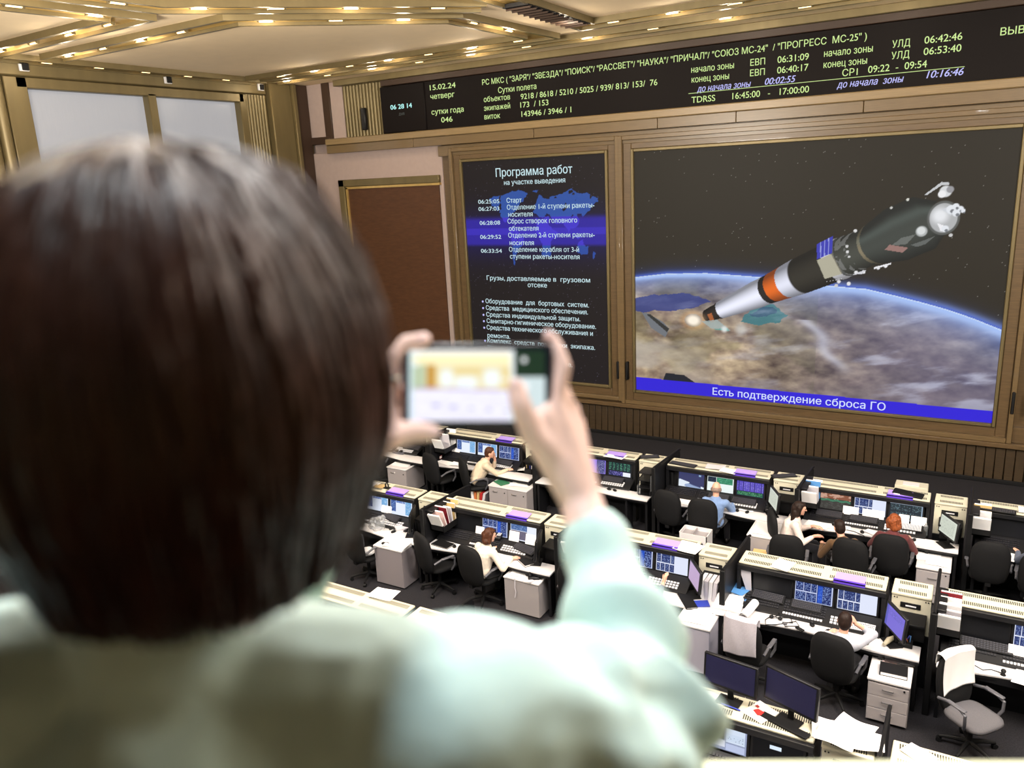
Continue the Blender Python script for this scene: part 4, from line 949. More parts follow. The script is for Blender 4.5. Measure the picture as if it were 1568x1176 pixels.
# ---------------------------------------------------------------- things on the desks
TONES = {'white': PAPER, 'pink': mat('pink_paper', srgb(236, 206, 204), .75), 'kraft': mat('kraft_paper', srgb(206, 176, 120), .75), 'blue': mat('blue_card', srgb(90, 150, 214), .5), 'navy': mat('navy_card', srgb(44, 62, 170), .5), 'red': mat('red_card', srgb(176, 42, 40), .55), 'maroon': mat('maroon_card', srgb(120, 26, 40), .55), 'green': mat('green_card', srgb(52, 116, 84), .55), 'orange': mat('orange_card', srgb(206, 120, 70), .6), 'grey': mat('grey_paper', srgb(206, 202, 210), .75), 'black': BLACKM, 'print': mat('printed_paper', srgb(196, 190, 200), .75, noise_amt=.12, nscale=70, stretch=(1, 1, 3))}
rr = random.Random(3)
def sheet(x, y, z, w, d, rz, label, tone='white', curl=.004, h=None, name='paper_sheet', cat='paper', group='loose papers'):
    b = MB(); ph = rr.random()*6
    if h and h > .01:
        n = max(2, int(h/.012))
        for k in range(n): b.box((rr.uniform(-.01, .01), rr.uniform(-.01, .01), h*(k+.5)/n), (w, d, h/n*.92), rr.uniform(-.05, .05))
    else:
        g = lambda u, v, o: Vector(((u-.5)*w, (v-.5)*d, .002+o+curl*(1+sin(ph+5*u+3*v))+curl*2*(u-.5)**2))
        b.grid(lambda u, v: g(u, v, .0012), 8, 8); b.grid(lambda u, v: g(1-u, v, 0), 8, 8)
    o = obj(name, b, TONES[tone], None, (x, y, z), rz); return tag(o, label, cat, group)
def shelf_z(y):
    o = min((y-r for r in ROW), key=lambda q: abs(q+.5)); return .79+(o+.545)*.376+.024 if -.66 < o < -.40 else None
def keyboard(x, y, z, rz, label, w=.44, light=False):
    q = shelf_z(y); t = thing('keyboard', label, 'keyboard', (x, y, q or z), rz, 'keyboards')
    if q and z < 1: t.rotation_euler = (.36, 0, rz)
    else: t.location.z = z
    b = MB(); b.box((0, 0, .011), (w, .15, .018), bev=.004); obj('tray', b, BLACK, t)
    b = MB()
    for i in range(5):
        for j in range(16): b.box((-w/2+.02+(w-.04)*(j+.5)/16, .055-i*.027, .022), ((w-.04)/16*.78, .02, .008))
    o = obj('key_block', b, KEYW if light else mat('key_grey', srgb(58, 58, 65), .5), t); return t
_mouse = []
def mouse(x, y, z, rz, label):
    if _mouse: return dup(_mouse[0], (x, y, z), rz, label, 'computer mice')
    t = thing('computer_mouse', label, 'mouse', (x, y, z), rz, 'computer mice'); _mouse.append(t)
    b = MB(); b.ball((0, 0, .012), (.032, .052, .022)); obj('shell', b, BLACKM, t)
    b = MB(); b.cone((-.004, .025, .032), (.004, .025, .032), .008); obj('wheel', b, GREYD, t)
    b = MB(); b.tube([(0, .05, .012), (.01, .12, .004), (-.02, .2, .004), (.0, .26, .004)], .003, 5); obj('cable', b, BLACKM, t)
    return t
def pad(x, y, z, rz, label):                                      # telephone handset on its base
    t = thing('desk_telephone', label, 'telephone', (x, y, (shelf_z(y) or z) if z < 1 and z > .7 else z), rz, 'desk telephones')
    b = MB(); b.box((0, 0, .03), (.18, .2, .05), Matrix.Rotation(.12, 4, 'X'), bev=.012); obj('base', b, BLACK, t)
    b = MB(); b.tube([(-.06, -.09, .075), (-.06, -.04, .09), (-.06, .04, .09), (-.06, .09, .08)], .018, 8); b.ball((-.06, -.08, .07), .026); b.ball((-.06, .08, .075), .026); obj('handset', b, BLACKM, t)
    b = MB()
    for i in range(4):
        for j in range(3): b.box((.02+j*.024, .05-i*.03, .061+(.05-i*.03)*.12), (.015, .016, .01))
    obj('keypad', b, KEYW, t); return t
def stand_card(x, y, z, rz, label, w=.2, h=.15):
    h *= .8
    t = thing('card_stand', label, 'card', (x, y, (shelf_z(y) or z)-.004), rz, 'upright cards below the monitors')
    b = MB(); b.box((0, 0, h/2), (w, .004, h), Matrix.Rotation(-.3, 4, 'X')); obj('card', b, PAPER, t)
    b = MB(); b.box((0, .03, .006), (w*.9, .07, .012)); b.box((0, .045, h*.4), (w*.3, .006, h*.8), Matrix.Rotation(.25, 4, 'X')); obj('holder', b, PLAST, t); return t
def binder(x, y, z, w, d, h, rz, label, tone, group='binders and folders'):
    t = thing('binder', label, 'binder', (x, y, z), rz, group)
    b = MB(); b.box((0, 0, .002), (w, d, .004)); b.box((0, 0, h-.002), (w, d, .004)); b.box((-w/2+.002, 0, h/2), (.004, d, h)); obj('cover', b, TONES[tone], t)
    b = MB(); b.box((.004, 0, h/2), (w-.02, d-.012, h-.009)); obj('pages', b, PAPER, t); return t
def rack_files(x, y, z, spec, where, rz=0):
    """a rack on a partition's right side and the folders standing in it"""
    r = make_rack(); r.location = (x, y, z); r.rotation_euler = (0, 0, rz); r['label'] = 'black file rack fixed to the partition ' + where; r['group'] = 'file racks'
    n = len(spec)
    for i, (tone, word) in enumerate(spec):
        f = i/max(1, n-1); yy = -.46+.40*f; tilt = .42-.5*f
        t = thing('file_folder', word + ' ' + ('nearest the front' if i == 0 else 'farthest back' if i == n-1 else ('second', 'third', 'fourth', 'fifth', 'sixth', 'seventh')[i-1] + ' from the front') + ' in the rack ' + where, 'folder', (x+.135, y+yy, z+.022), 0, 'folders in the rack ' + where)
        M = Matrix.Rotation(tilt, 4, 'X'); hh = .32+.025*((i*7) % 3)
        b = MB(); bm = MB(); bm.box((0, 0, hh/2), (.235, .003, hh)); bm.box((0, .026, hh/2), (.235, .003, hh)); bm.box((-.117, .013, hh/2), (.003, .028, hh)); me = bm.mesh('cover'); me.transform(M); put('cover', me, TONES[tone], t)
        bm = MB(); bm.box((.002, .013, hh/2+.010), (.225, .018, hh)); me = bm.mesh('sheets'); me.transform(M); put('sheets', me, PAPER, t)
PX = {k: ST[k][1]+2.43 for k in ST}
rack_files(PX['C']-2.46+.03-2.46+.0, ROW[1]-.28, .93, [('white', 'white folder'), ('pink', 'pink folder'), ('maroon', 'maroon folder'), ('grey', 'grey folder'), ('kraft', 'kraft folder'), ('kraft', 'tan folder')], 'left of the cream-bloused woman')
rack_files(PX['B'], ROW[1]-.28, .93, [('white', 'white folder'), ('white', 'pale folder'), ('orange', 'orange folder'), ('red', 'red folder')], 'behind her wrist')
rack_files(PX['D'], ROW[1]-.15, .93, [('white', 'white folder'), ('grey', 'grey folder'), ('white', 'pale folder'), ('pink', 'pink folder'), ('white', 'white file'), ('maroon', 'maroon folder'), ('white', 'plain folder')], 'above the grey-seated chair')
rack_files(PX['c4'], ROW[0]-.2, .93, [('white', 'white folder'), ('white', 'plain folder'), ('kraft', 'kraft folder'), ('grey', 'grey folder')], 'above the tall drawer cabinet')
rack_files(PX['c3'], ROW[0]-.18, .93, [('white', 'white folder'), ('grey', 'grey folder'), ('blue', 'blue-edged folder'), ('white', 'plain folder')], 'behind the pale-bloused woman')
rack_files(PX['c0'], ROW[0]-.3, .93, [('white', 'white folder'), ('grey', 'grey folder'), ('white', 'plain folder')], 'behind her thumb')
# head-clutching man's desk
DZ = .726
def big(x0, x1, y0, y1, z, label, tone='white', rz=0): return sheet((x0+x1)/2, (y0+y1)/2, z, x1-x0, y1-y0, rz, label, tone, .003)
t = thing('headset', 'black headset with a looping cable lying on the white desk', 'headset', (-1.9, 9.62, DZ), 0)
b = MB(); b.tube([(-.1, .1, .012), (-.16, -.05, .006), (-.13, -.17, .006), (.0, -.1, .006), (.2, .08, .006), (.26, -.02, .006), (.1, -.1, .008), (.05, -.02, .008), (.17, .02, .008), (.12, .13, .008), (-.05, .06, .006)], .006, 6); obj('cable', b, BLACKM, t)
b = MB(); b.tube([(-.09, .03, .02)] + [(-.09+.07*sin(a*.4), .10-.07*cos(a*.4), .02+.02*sin(a*.4)) for a in range(1, 8)], .007, 6); obj('headband', b, BLACKM, t)
b = MB(); b.ball((-.1, .03, .024), (.03, .03, .022)); b.ball((.01, .03, .024), (.03, .03, .022)); obj('ear_cushion', b, BLACKM, t)
b = MB(); b.box((.09, -.05, .014), (.05, .028, .02), bev=.004); obj('inline_control', b, PLAST, t)
mouse(-1.5, 9.70, DZ, .3, 'black mouse between the headset and the clutching man'); mouse(-1.3, 9.62, DZ, -.2, 'black mouse by the clutching man\'s left arm'); mouse(-.84, 9.57, DZ, .2, 'black mouse right of the clutching man\'s elbow')
b = MB(); b.box((0, 0, .012), (.12, .045, .022), bev=.006); tag(obj('remote_control', b, BLACKM, None, (-1.62, 9.53, DZ), -.5), 'short black remote control lying right of the headset cable', 'remote')
keyboard(-.93, 9.80, DZ, .0, 'white-keyed keyboard right of the head-clutching man', .36, True)
b = MB(); b.tube([(0, .1, .04), (0, .0, .05), (0, -.12, .035)], .03, 10, rs=[.025, .036, .02]); tag(obj('desk_microphone', b, mat('taupe_plastic', srgb(176, 168, 144), .5), None, (-.6, 9.68, DZ), -.4), 'taupe rounded instrument at the desk\'s right end by violet screen', 'instrument')
sheet(-2.56, 9.62, DZ, .33, .36, .1, 'thick stack of white documents at the desk\'s left end', h=.13, name='document_stack', cat='documents')
binder(-2.52, 9.99, DZ, .34, .3, .075, -.2, 'blue binder lying under another behind the document stack', 'blue'); binder(-2.54, 10.0, DZ+.078, .30, .27, .05, -.3, 'blue-spined white binder topmost behind the document stack', 'blue')
b = MB(); n = 30; b.grid(lambda u, v: Vector(((.035+.03*u)*cos(u*11), (v-.5)*.42, .066+(.035+.03*u)*sin(u*11))), 60, 4); tag(obj('paper_roll', b, PAPER, None, (-2.28, 9.62, DZ), -.12), 'rolled white printout lying beside the document stack', 'paper roll')
keyboard(-2.12, 9.96, DZ+.07, -.05, 'long black keyboard in front of the switched-off left monitor'); keyboard(-1.62, 9.94, DZ+.07, 0, 'black keyboard under the blue tables of the clutching man\'s desk', .4)
sheet(-1.98, 10.16, 1.254, .24, .3, -.2, 'white sheet overhanging the console top above switched-off monitor'); sheet(-3.28, 10.14, 1.254, .36, .32, -.15, 'white sheets overhanging the console top above the lilac screen')
# cabinet beside him
binder(-.5, 9.27, .602, .3, .22, .05, .05, 'black-covered ring folder lying on the three-drawer cabinet', 'black')
b = MB(); b.cone((-.16, 0, .055), (.16, 0, .055), .052, .052, 20); tag(obj('black_tube', b, BLACK, None, (-.46, 9.49, .602), .08), 'thick black tube lying on the three-drawer cabinet', 'tube')
sheet(-.55, 9.42, .602, .16, .12, .3, 'small pink note beside the thick black tube', 'pink')
t = thing('pen_tray', 'black tray of coloured pens below the violet side screen', 'pen tray', (-.42, 9.72, DZ))
b = MB(); b.box((0, 0, .03), (.16, .12, .06), bev=.006); obj('tray', b, BLACKM, t)
for i, (c, a) in enumerate((('red', .3), ('kraft', -.3), ('navy', .9), ('orange', -.7), ('blue', .1))):
    b = MB(); d = Vector((sin(a)*.05, .02*cos(i), .1)); b.cone((-.05+.024*i, 0, .05), Vector((-.05+.024*i, 0, .05))+d, .006, .006, 8); tag(obj('pen', b, TONES[c], None, (-.42, 9.72, DZ)), {'red': 'red', 'kraft': 'yellow', 'navy': 'navy', 'orange': 'orange', 'blue': 'light blue'}[c] + ' pen standing in the black tray below violet screen', 'pen', 'pens in the tray')
# behind the sleeve
sheet(-3.36, 9.93, DZ, .2, .26, .3, 'white sheet by the edge of the mint sleeve under lilac screen'); binder(-3.12, 9.6, DZ, .16, .42, .02, .62, 'black flat notebook leaning over the desk corner by sleeve', 'black'); binder(-2.92, 9.6, DZ, .2, .16, .015, .5, 'royal blue folder under the black notebook', 'navy')
b = MB(); 
for i in range(4):
    tag(obj('file_box', MB().box((0, 0, .14), (.05, .24, .28), Matrix.Rotation(.05*i-.05, 4, 'Y')), TONES['white' if i % 2 == 0 else 'grey'], None, (-2.96+.058*i, 9.86, DZ)), ('white upright file leftmost of four', 'grey upright file second of four', 'white upright file third of four', 'grey upright file rightmost of four')[i] + ' against the dark partition', 'file', 'upright files at the partition')
sheet(-2.87, 9.28, .702, .4, .3, .05, 'large white sheet on top of the tall pale grey cabinet')
b = MB(); b.prism([(0, 0), (.17, .0), (.19, -.34), (.12, -.36)], .004, Matrix.Rotation(-pi/2, 4, 'X') @ Matrix.Scale(-1, 4, (0, 1, 0))); t = obj('hanging_folder', b, TONES['grey'], None, (-2.545, 10.02, 1.2), 0); tag(t, 'grey sheet hanging diagonally by the partition left of dark monitor', 'paper')
t.rotation_euler = (0, 0, 0)
# draped sheets on chairs
def drape(name, key, w, near, far, side, label, tone, skew=0):
    """a sheet folded over a chair's back; side -1: the long end hangs behind the chair, +1: over its front"""
    def surf(x, v, o):
        a = x/.262; return Vector((x, -.235-.07*v+.05*a*a-.03*sin(min(1, v)*pi)+o, .40+.69*v))
    def fn(u, t_):
        x = (u-.5)*w; s_ = t_*(near+far)-near                     # s_ < 0: long end
        e = max(-1, min(1, s_/.07)); v = 1.0-max(0, abs(s_)-.07)/.69; lift = .026*(1-e*e)
        off = (.056+.004*sin(x*30+s_*9)+.012*max(0, abs(s_)-.1)*2)*e*-side
        p = surf(x, v, off); p.z += lift+skew*x*min(1, abs(s_)/.3)*(1 if s_ < 0 else -1); return p
    b = MB(); b.grid(fn, 10, 44); x, y, rz = CHP[key]; o = obj(name, b, TONES[tone], None, (x, y, 0), rz)
    sm_ = o.modifiers.new('solid', 'SOLIDIFY'); sm_.thickness = .002; sm_.offset = 0
    return tag(o, label, 'paper')
drape('draped_printout', 'Da', .42, .56, .16, -1, 'long printed sheet draped over a black chair back in the middle row', 'print', .12)
drape('draped_sheet', 'E', .46, .50, .2, 1, 'blank white sheet draped over the grey-seated chair', 'white', -.1)
# desk right of the partition (last middle-row console)
keyboard(.42, 9.93, DZ+.07, .0, 'black keyboard under the dark screens of the last middle-row console', .55); t = thing('webcam', 'small black camera with cable on the desk by the grey-seated chair', 'camera', (.6, 9.56, DZ))
b = MB(); b.ball((0, 0, .05), .028); b.cone((0, 0, 0), (0, 0, .03), .03, .012); obj('head', b, BLACKM, t); b = MB(); b.cone((0, -.02, .05), (0, -.032, .05), .012); obj('lens', b, CHROME, t)
b = MB(); b.tube([(0, .02, .01), (-.12, .05, .005), (-.2, .0, .005), (-.28, .06, .005)], .005, 5); obj('cable', b, BLACKM, t)
sheet(.86, 9.62, DZ, .3, .4, -.2, 'white sheets at the right picture edge of the middle-row desk'); stand_card(.74, 9.9, DZ+.07, 0, 'white card under the rightmost lit screen of the middle row')
# middle row, cream-bloused woman
sheet(-7.0, 9.86, DZ, .55, .42, -.25, 'spread of white papers left of the cream-bloused woman'); sheet(-6.75, 9.92, DZ+.012, .42, .32, .1, 'white papers fanned over the spread left of the woman in cream')
binder(-7.24, 9.62, DZ, .34, .2, .02, -.1, 'black folder lying open-edged left of the spread papers', 'black'); sheet(-6.1, 9.72, DZ, .3, .4, -.3, 'white notes in front of the cream-bloused woman', curl=.003)
keyboard(-5.85, 9.88, DZ, -.25, 'black keyboard at the right of the cream-bloused woman'); binder(-5.72, 9.66, DZ, .32, .16, .03, -.6, 'slim dark grey folder beside the hand of the woman in cream', 'black')
pad(-6.42, 10.0, DZ, .1, 'black desk telephone in front of the blue tables of the woman in cream'); stand_card(-6.1, 10.0, DZ+.06, 0, 'white card left of the neck under the pale page', .18, .2); stand_card(-5.8, 10.0, DZ+.06, 0, 'white card right of the neck under the pale page', .18, .2); stand_card(-6.75, 10.0, DZ+.06, 0, 'white card under the gap beside the switched-off monitor', .16, .15)
mouse(-7.02, 9.63, DZ, .5, 'black mouse left of the spread notes of the woman in cream'); mouse(-6.9, 9.6, DZ, .2, 'black mouse beside another on the desk of the woman in cream')
pad(-5.48, 9.5, .602, .5, 'black handset lying on the white cabinet right of woman in cream'); sheet(-5.75, 9.55, .602, .26, .3, .2, 'white sheets on the white cabinet right of the woman in cream'); sheet(-5.5, 9.38, .602, .16, .1, -.5, 'small note beside the handset on the white cabinet', 'grey')
b = MB(); b.tube([(0, 0, .0), (.0, -.02, .0), (.01, -.035, -.05), (0, -.03, -.15), (.015, -.03, -.22), (-.005, -.03, -.32)], .006, 6); tag(obj('loose_cable', b, TONES['grey'], None, (-5.72, 9.345, .612)), 'pale cord hanging down the front of the white cabinet', 'cord')
# middle row, console beside her hair
sheet(-7.96, 9.36, .702, .42, .34, .1, 'stack of white forms on the tall grey cabinet', h=.04, name='document_stack', cat='documents'); b = MB(); b.box((0, 0, .02), (.28, .05, .03), bev=.006); b.tube([(-.1, 0, .03), (-.05, .03, .045), (.0, .02, .045)], .006, 6); tag(obj('hole_punch', b, BLACKM, None, (-8.08, 9.24, .702), -.15), 'black clip punch at the front of the stacked forms', 'punch')
mouse(-8.42, 9.74, DZ, .3, 'black mouse nearer the violet side screen of the left desk'); mouse(-8.3, 9.66, DZ, -.2, 'black mouse nearer the tall grey cabinet on the left desk'); keyboard(-8.55, 9.93, DZ, -.25, 'dark keyboard left of the violet side screen'); stand_card(-8.72, 10.02, DZ+.07, 0, 'white card under the last bright screen beside her hair', .22, .16)
sheet(-8.95, 9.8, DZ, .3, .26, .3, 'white papers beyond the plastic bag on the left desk'); b = MB(); b.box((0, 0, .02), (.2, .12, .04), bev=.005); binder(-8.2, 9.82, DZ, .2, .28, .06, -.6, 'grey striped directory standing by the violet side screen', 'grey')
PLAS = mat('clear_plastic', srgb(240, 246, 250), .12, 0, .6, trans=.85, alpha=.55)
b = MB(); b.ball((0, 0, .12), (.15, .13, .13), 3); b.ball((.07, .03, .19), (.07, .07, .09), 2); b.ball((-.08, -.02, .1), (.1, .1, .1), 2)
def crumple(me, s=.03, f=14):
    for v in me.vertices: v.co += noise.noise_vector(v.co*f)*s
tag(blob('plastic_bag', b, .014, PLAS, None, 0, lambda me: crumple(me)), 'crumpled clear plastic bag on the desk edge beside her hair', 'bag'); bpy.context.scene.objects['plastic_bag'].location = (-8.6, 9.62, DZ+.0)
b = MB(); b.box((0, 0, .02), (.2, .04, .03)); 
for i, (x, y, w, d, tone, lab) in enumerate(((-9.4, 10.2, .3, .2, 'pink', 'pink-tinted sheet on the console top beside her hair'), (-9.18, 10.22, .26, .22, 'white', 'white sheet on the console top beside her hair'), (-8.98, 10.2, .2, .16, 'kraft', 'tan envelope on the console top beside her hair'))): sheet(x, y, 1.254, w, d, .2*i-.2, lab, tone)
t = thing('desk_clamp', 'small black clamp on the console top beside her hair', 'clamp', (-8.8, 10.18, 1.252)); b = MB(); b.tube([(-.03, 0, 0), (-.03, 0, .08), (0, .01, .11), (.03, 0, .08), (.04, 0, .02)], .012, 6); obj('jaw', b, BLACKM, t); b = MB(); b.box((0, 0, .01), (.12, .08, .02), bev=.005); obj('foot', b, BLACKM, t)
b = MB(); b.ball((0, 0, .05), (.16, .14, .06)); b.ball((.06, -.04, .08), (.1, .09, .05)); tag(blob('folded_jacket', b, .012, TONES['white'], None, 1, lambda me: crumple(me, .03, 9)), 'white folded garment lying on the chair seat in shadow', 'garment'); bpy.context.scene.objects['folded_jacket'].location = (-8.5, 9.17, .49)
# back row
sheet(-9.4, 12.95, DZ, .42, .4, -.3, 'broad white paper left of the person in beige'); sheet(-9.1, 12.9, DZ+.012, .36, .3, .15, 'white pages overlapping the broad paper left of the person in beige'); binder(-9.82, 12.95, DZ, .22, .3, .06, -.3, 'crimson binder on the desk behind the empty back-row chair', 'red'); stand_card(-9.42, 13.22, DZ+.06, 0, 'white card under the first lit screen of the back row', .2, .2)
binder(-7.92, 12.62, .602, .3, .22, .012, -.5, 'green folder on the wide white cabinet', 'green'); sheet(-7.55, 12.7, .602, .4, .3, .2, 'white documents on the wide white cabinet'); sheet(-7.75, 12.85, .604, .3, .24, -.4, 'white pages behind the green folder'); sheet(-7.84, 13.12, DZ, .3, .24, .5, 'white sheet beside the hand of the person in beige')
keyboard(-8.15, 13.1, DZ, -.1, 'black keyboard in front of the person in beige')
t = thing('pen_holder', 'dark desk organiser right of the person in beige', 'organiser', (-7.5, 13.0, DZ)); b = MB(); b.box((0, 0, .05), (.16, .1, .1), bev=.006); obj('holder', b, BLACKM, t)
for i in range(4):
    b = MB(); b.cone((-.05+.035*i, 0, .08), (-.06+.04*i, .01, .17), .006, .006, 8); tag(obj('pen', b, TONES[('kraft', 'black', 'navy', 'white')[i]], None, (-7.5, 13.0, DZ)), ('tan', 'black', 'dark blue', 'white')[i] + ' pencil standing in the dark desk organiser', 'pencil', 'pencils in the organiser')
for i, tone in enumerate(('white', 'white', 'orange', 'kraft', 'red', 'grey')):
    b = MB(); b.box((0, 0, .17), (.05, .26, .33), Matrix.Rotation(.08*(i-2), 4, 'Y')); tag(obj('floor_file', b, TONES[tone], None, (-8.62+.062*i, 12.62, .02)), ('first white', 'second white', 'orange', 'tan', 'red', 'grey')[i] + ' file standing on the floor beside the wide white cabinet', 'file', 'files standing beside the wide cabinet')
sheet(-10.48, 12.78, .602, .44, .5, .1, 'white printouts covering the small locked cabinet'); pad(-10.9, 13.15, DZ, .2, 'black telephone on the far-left back-row desk'); keyboard(-10.5, 13.12, DZ, 0, 'black keyboard on the far-left back-row desk')
t = thing('stationery_caddy', 'grey desktop caddy with black compartments behind her wrist', 'caddy', (-10.75, 12.95, DZ)); b = MB(); b.box((0, 0, .02), (.3, .12, .04), bev=.004); obj('tray', b, GREYD, t); b = MB(); b.box((-.06, 0, .05), (.06, .06, .04)); b.box((.06, 0, .05), (.06, .06, .04)); obj('compartments', b, BLACKM, t)
keyboard(-5.72, 13.1, DZ, 0, 'dark keyboard in front of the green tables behind the forearm'); mouse(-5.7, 12.85, DZ, 1.2, 'black mouse, left of two behind the forearm'); mouse(-5.58, 12.84, DZ, 1., 'black mouse, right of two behind the forearm')
sheet(-5.73, 13.25, 1.254, .4, .26, -.1, 'white sheet lying on the console top behind the forearm'); b = MB(); b.lathe([(.03, 0), (.033, .01), (.033, .15), (.03, .17), (.012, .19), (.012, .21)], 14); tag(obj('water_bottle', b, PLAS, None, (-5.12, 12.88, DZ)), 'clear plastic bottle on the desk by the black shelf unit', 'bottle')
t = thing('letter_tray', 'black shelf unit with white cards hung on its side', 'shelf unit', (-5.0, 13.0, DZ))
b = MB()
for z in (0, .14, .28, .42): b.box((0, 0, z+.006), (.24, .32, .012))
b.box((.115, 0, .21), (.012, .32, .43)); b.box((-.115, .15, .21), (.012, .012, .43)); b.box((-.115, -.15, .21), (.012, .012, .43)); obj('shelf', b, BLACK, t)
b = MB(); b.box((.124, -.085, .24), (.004, .13, .3)); b.box((.124, .07, .25), (.004, .13, .3)); obj('wall_card', b, PAPER, t)
keyboard(-5.12, 13.44, 1.252, .5, 'black keyboard stored on the cabinet top behind the shelf unit', .36)
# bald man's desk
sheet(-4.35, 13.0, DZ, .62, .5, -.15, 'large open chart paper on the desk left of the bald man'); sheet(-4.2, 12.98, DZ+.014, .5, .4, .12, 'second chart sheet overlapping on the desk left of bald man'); keyboard(-3.25, 13.08, DZ, 0, 'black keyboard right of the bald man'); keyboard(-3.7, 13.08, DZ, 0, 'black keyboard in front of the bald man', .4)
mouse(-3.3, 12.84, DZ, .3, 'black mouse, nearer the bald man, on his desk'); mouse(-3.13, 12.84, DZ, -.1, 'black mouse, farther from the bald man, on his desk'); sheet(-3.17, 12.95, DZ, .24, .14, .1, 'small white note behind the mice of the bald man')
keyboard(-4.42, 13.30, 1.252, -.1, 'black keyboard on the console top above the orbit view', .5); sheet(-3.85, 13.4, 1.254, .34, .24, .1, 'grey-white sheet on the console top, left of two above bald man', 'grey'); sheet(-3.58, 13.3, 1.254, .3, .22, -.15, 'white sheet on the console top, right of two above bald man')
t = thing('wall_camera', 'black cylinder speaker in the recess left of the orbit view', 'speaker', (-4.62, 13.28, .83)); b = MB(); b.cone((0, 0, 0), (0, 0, .26), .035, .035, 14); obj('cylinder', b, BLACKM, t); b = MB(); b.cone((0, 0, 0), (0, 0, .02), .06); obj('foot', b, BLACKM, t)
pad(-2.78, 13.0, DZ, .3, 'black telephone behind the pale side screen of the bald man\'s desk'); sheet(-2.68, 12.38, .702, .42, .5, .05, 'white sheet covering the side cabinet left of the pale-bloused woman')
binder(-2.66, 11.85, .0, .26, .34, .5, .1, 'tall tan box of files on the floor beside the hidden chair', 'kraft'); binder(-2.5, 11.78, .0, .06, .3, .62, .25, 'white upright file beside the tan box of files', 'white'); keyboard(-2.66, 13.42, 1.252, .55, 'black keyboard on the cabinet top left of the red-haired woman', .42)
# red-haired woman's desk
sheet(-1.98, 12.84, DZ, .36, .3, -.2, 'white papers at the hands of the pale-bloused woman'); sheet(-1.66, 12.92, DZ, .34, .3, .15, 'white papers centre-left on the red-haired woman\'s desk'); sheet(-1.08, 12.92, DZ+.012, .28, .36, -.5, 'tilted white page beside the red-haired woman'); sheet(-.45, 12.78, DZ, .34, .26, .1, 'white paper on the desk corner below the pale side screen')
keyboard(-1.32, 13.1, DZ, -.05, 'black keyboard below the bright middle screen of the red-haired woman'); keyboard(-.66, 13.08, DZ, 0, 'white-keyed keyboard right of the red-haired woman', .4, True); keyboard(-1.85, 13.1, DZ+.02, 0, 'black keyboard below the dim chart screen')
for x, w, t_ in ((-1.53, .24, 'first from the left'), (-1.26, .18, 'second from the left'), (-1.1, .14, 'third from the left'), (-.74, .15, 'fourth from the left'), (-.53, .22, 'rightmost')): stand_card(x, 13.17, DZ+.06, 0, 'white upright card under the red-haired woman\'s screens, ' + t_, w, .17)
mouse(-1.74, 12.9, DZ, .4, 'black mouse by the white papers of the pale-bloused woman'); mouse(-1.3, 12.8, DZ, .2, 'black mouse left of the red-haired woman'); mouse(-.56, 12.82, DZ, -.2, 'black mouse right of the red-haired woman')
b = MB(); b.tube([(-.3, .1, .006), (-.16, .12, .006), (.0, .1, .006), (.14, .02, .006), (.2, -.06, .006)], .006, 6); tag(obj('desk_cable', b, BLACKM, None, (-1.42, 12.62+.06, DZ)), 'black cable curving across the red-haired woman\'s desk', 'cable')
b = MB(); b.lathe([(.03, 0), (.032, .01), (.032, .13), (.028, .16), (.012, .18), (.012, .2)], 14); tag(obj('water_bottle', b, PLAS, None, (-.42, 13.1, DZ)), 'small clear bottle left of the pale side screen', 'bottle')
t = thing('closed_laptop', 'black slim device lying on the console top above the red-haired woman', 'device', (-.72, 13.38, 1.252), -.12); b = MB(); b.box((0, 0, .018), (.44, .2, .03), Matrix.Rotation(.06, 4, 'Y'), bev=.006); obj('shell', b, BLACKM, t); b = MB(); b.box((-.15, -.101, .02), (.09, .003, .012)); obj('label_plate', b, PAPER, t)
sheet(-.33, 12.58, .602, .34, .26, .1, 'white sheet at the back of the tall drawer cabinet top'); sheet(-.2, 12.42, .604, .32, .2, -.05, 'white form at the front of the drawer cabinet top')
b = MB(); b.ball((0, 0, .03), (.1, .06, .05)); b.ball((.06, .0, .02), (.06, .05, .04)); tag(blob('crumpled_bag', b, .01, TONES['pink'], None, 1, lambda me: crumple(me, .03, 18)), 'crumpled pinkish bag on the seat of the hidden back-row chair', 'bag'); bpy.context.scene.objects['crumpled_bag'].location = (-2.12, 11.86, .49)
t = thing('equipment_case', 'long cream case with a recessed lid lying behind the back row', 'case', (-.75, 14.75, 0)); b = MB(); b.span(-.26, .26, -.14, .14, 0, .92, bev=.01); obj('case_body', b, CREAM, t); b = MB(); b.span(-.14, .12, -.09, .06, .915, .93); obj('lid', b, WHITE, t)
# last back-row console
b = MB(); keyboard(.5, 13.24, 1.252, -.03, 'long black keyboard on the last back-row console top', .5); sheet(.72, 12.95, DZ, .3, .2, .2, 'white note under the slate-sleeved hand'); sheet(.6, 12.78, DZ, .36, .26, -.15, 'white pages in front of the slate-sleeved arm'); sheet(.9, 13.4, 1.254, .24, .26, .0, 'white sheet on the last back-row console at the picture edge')
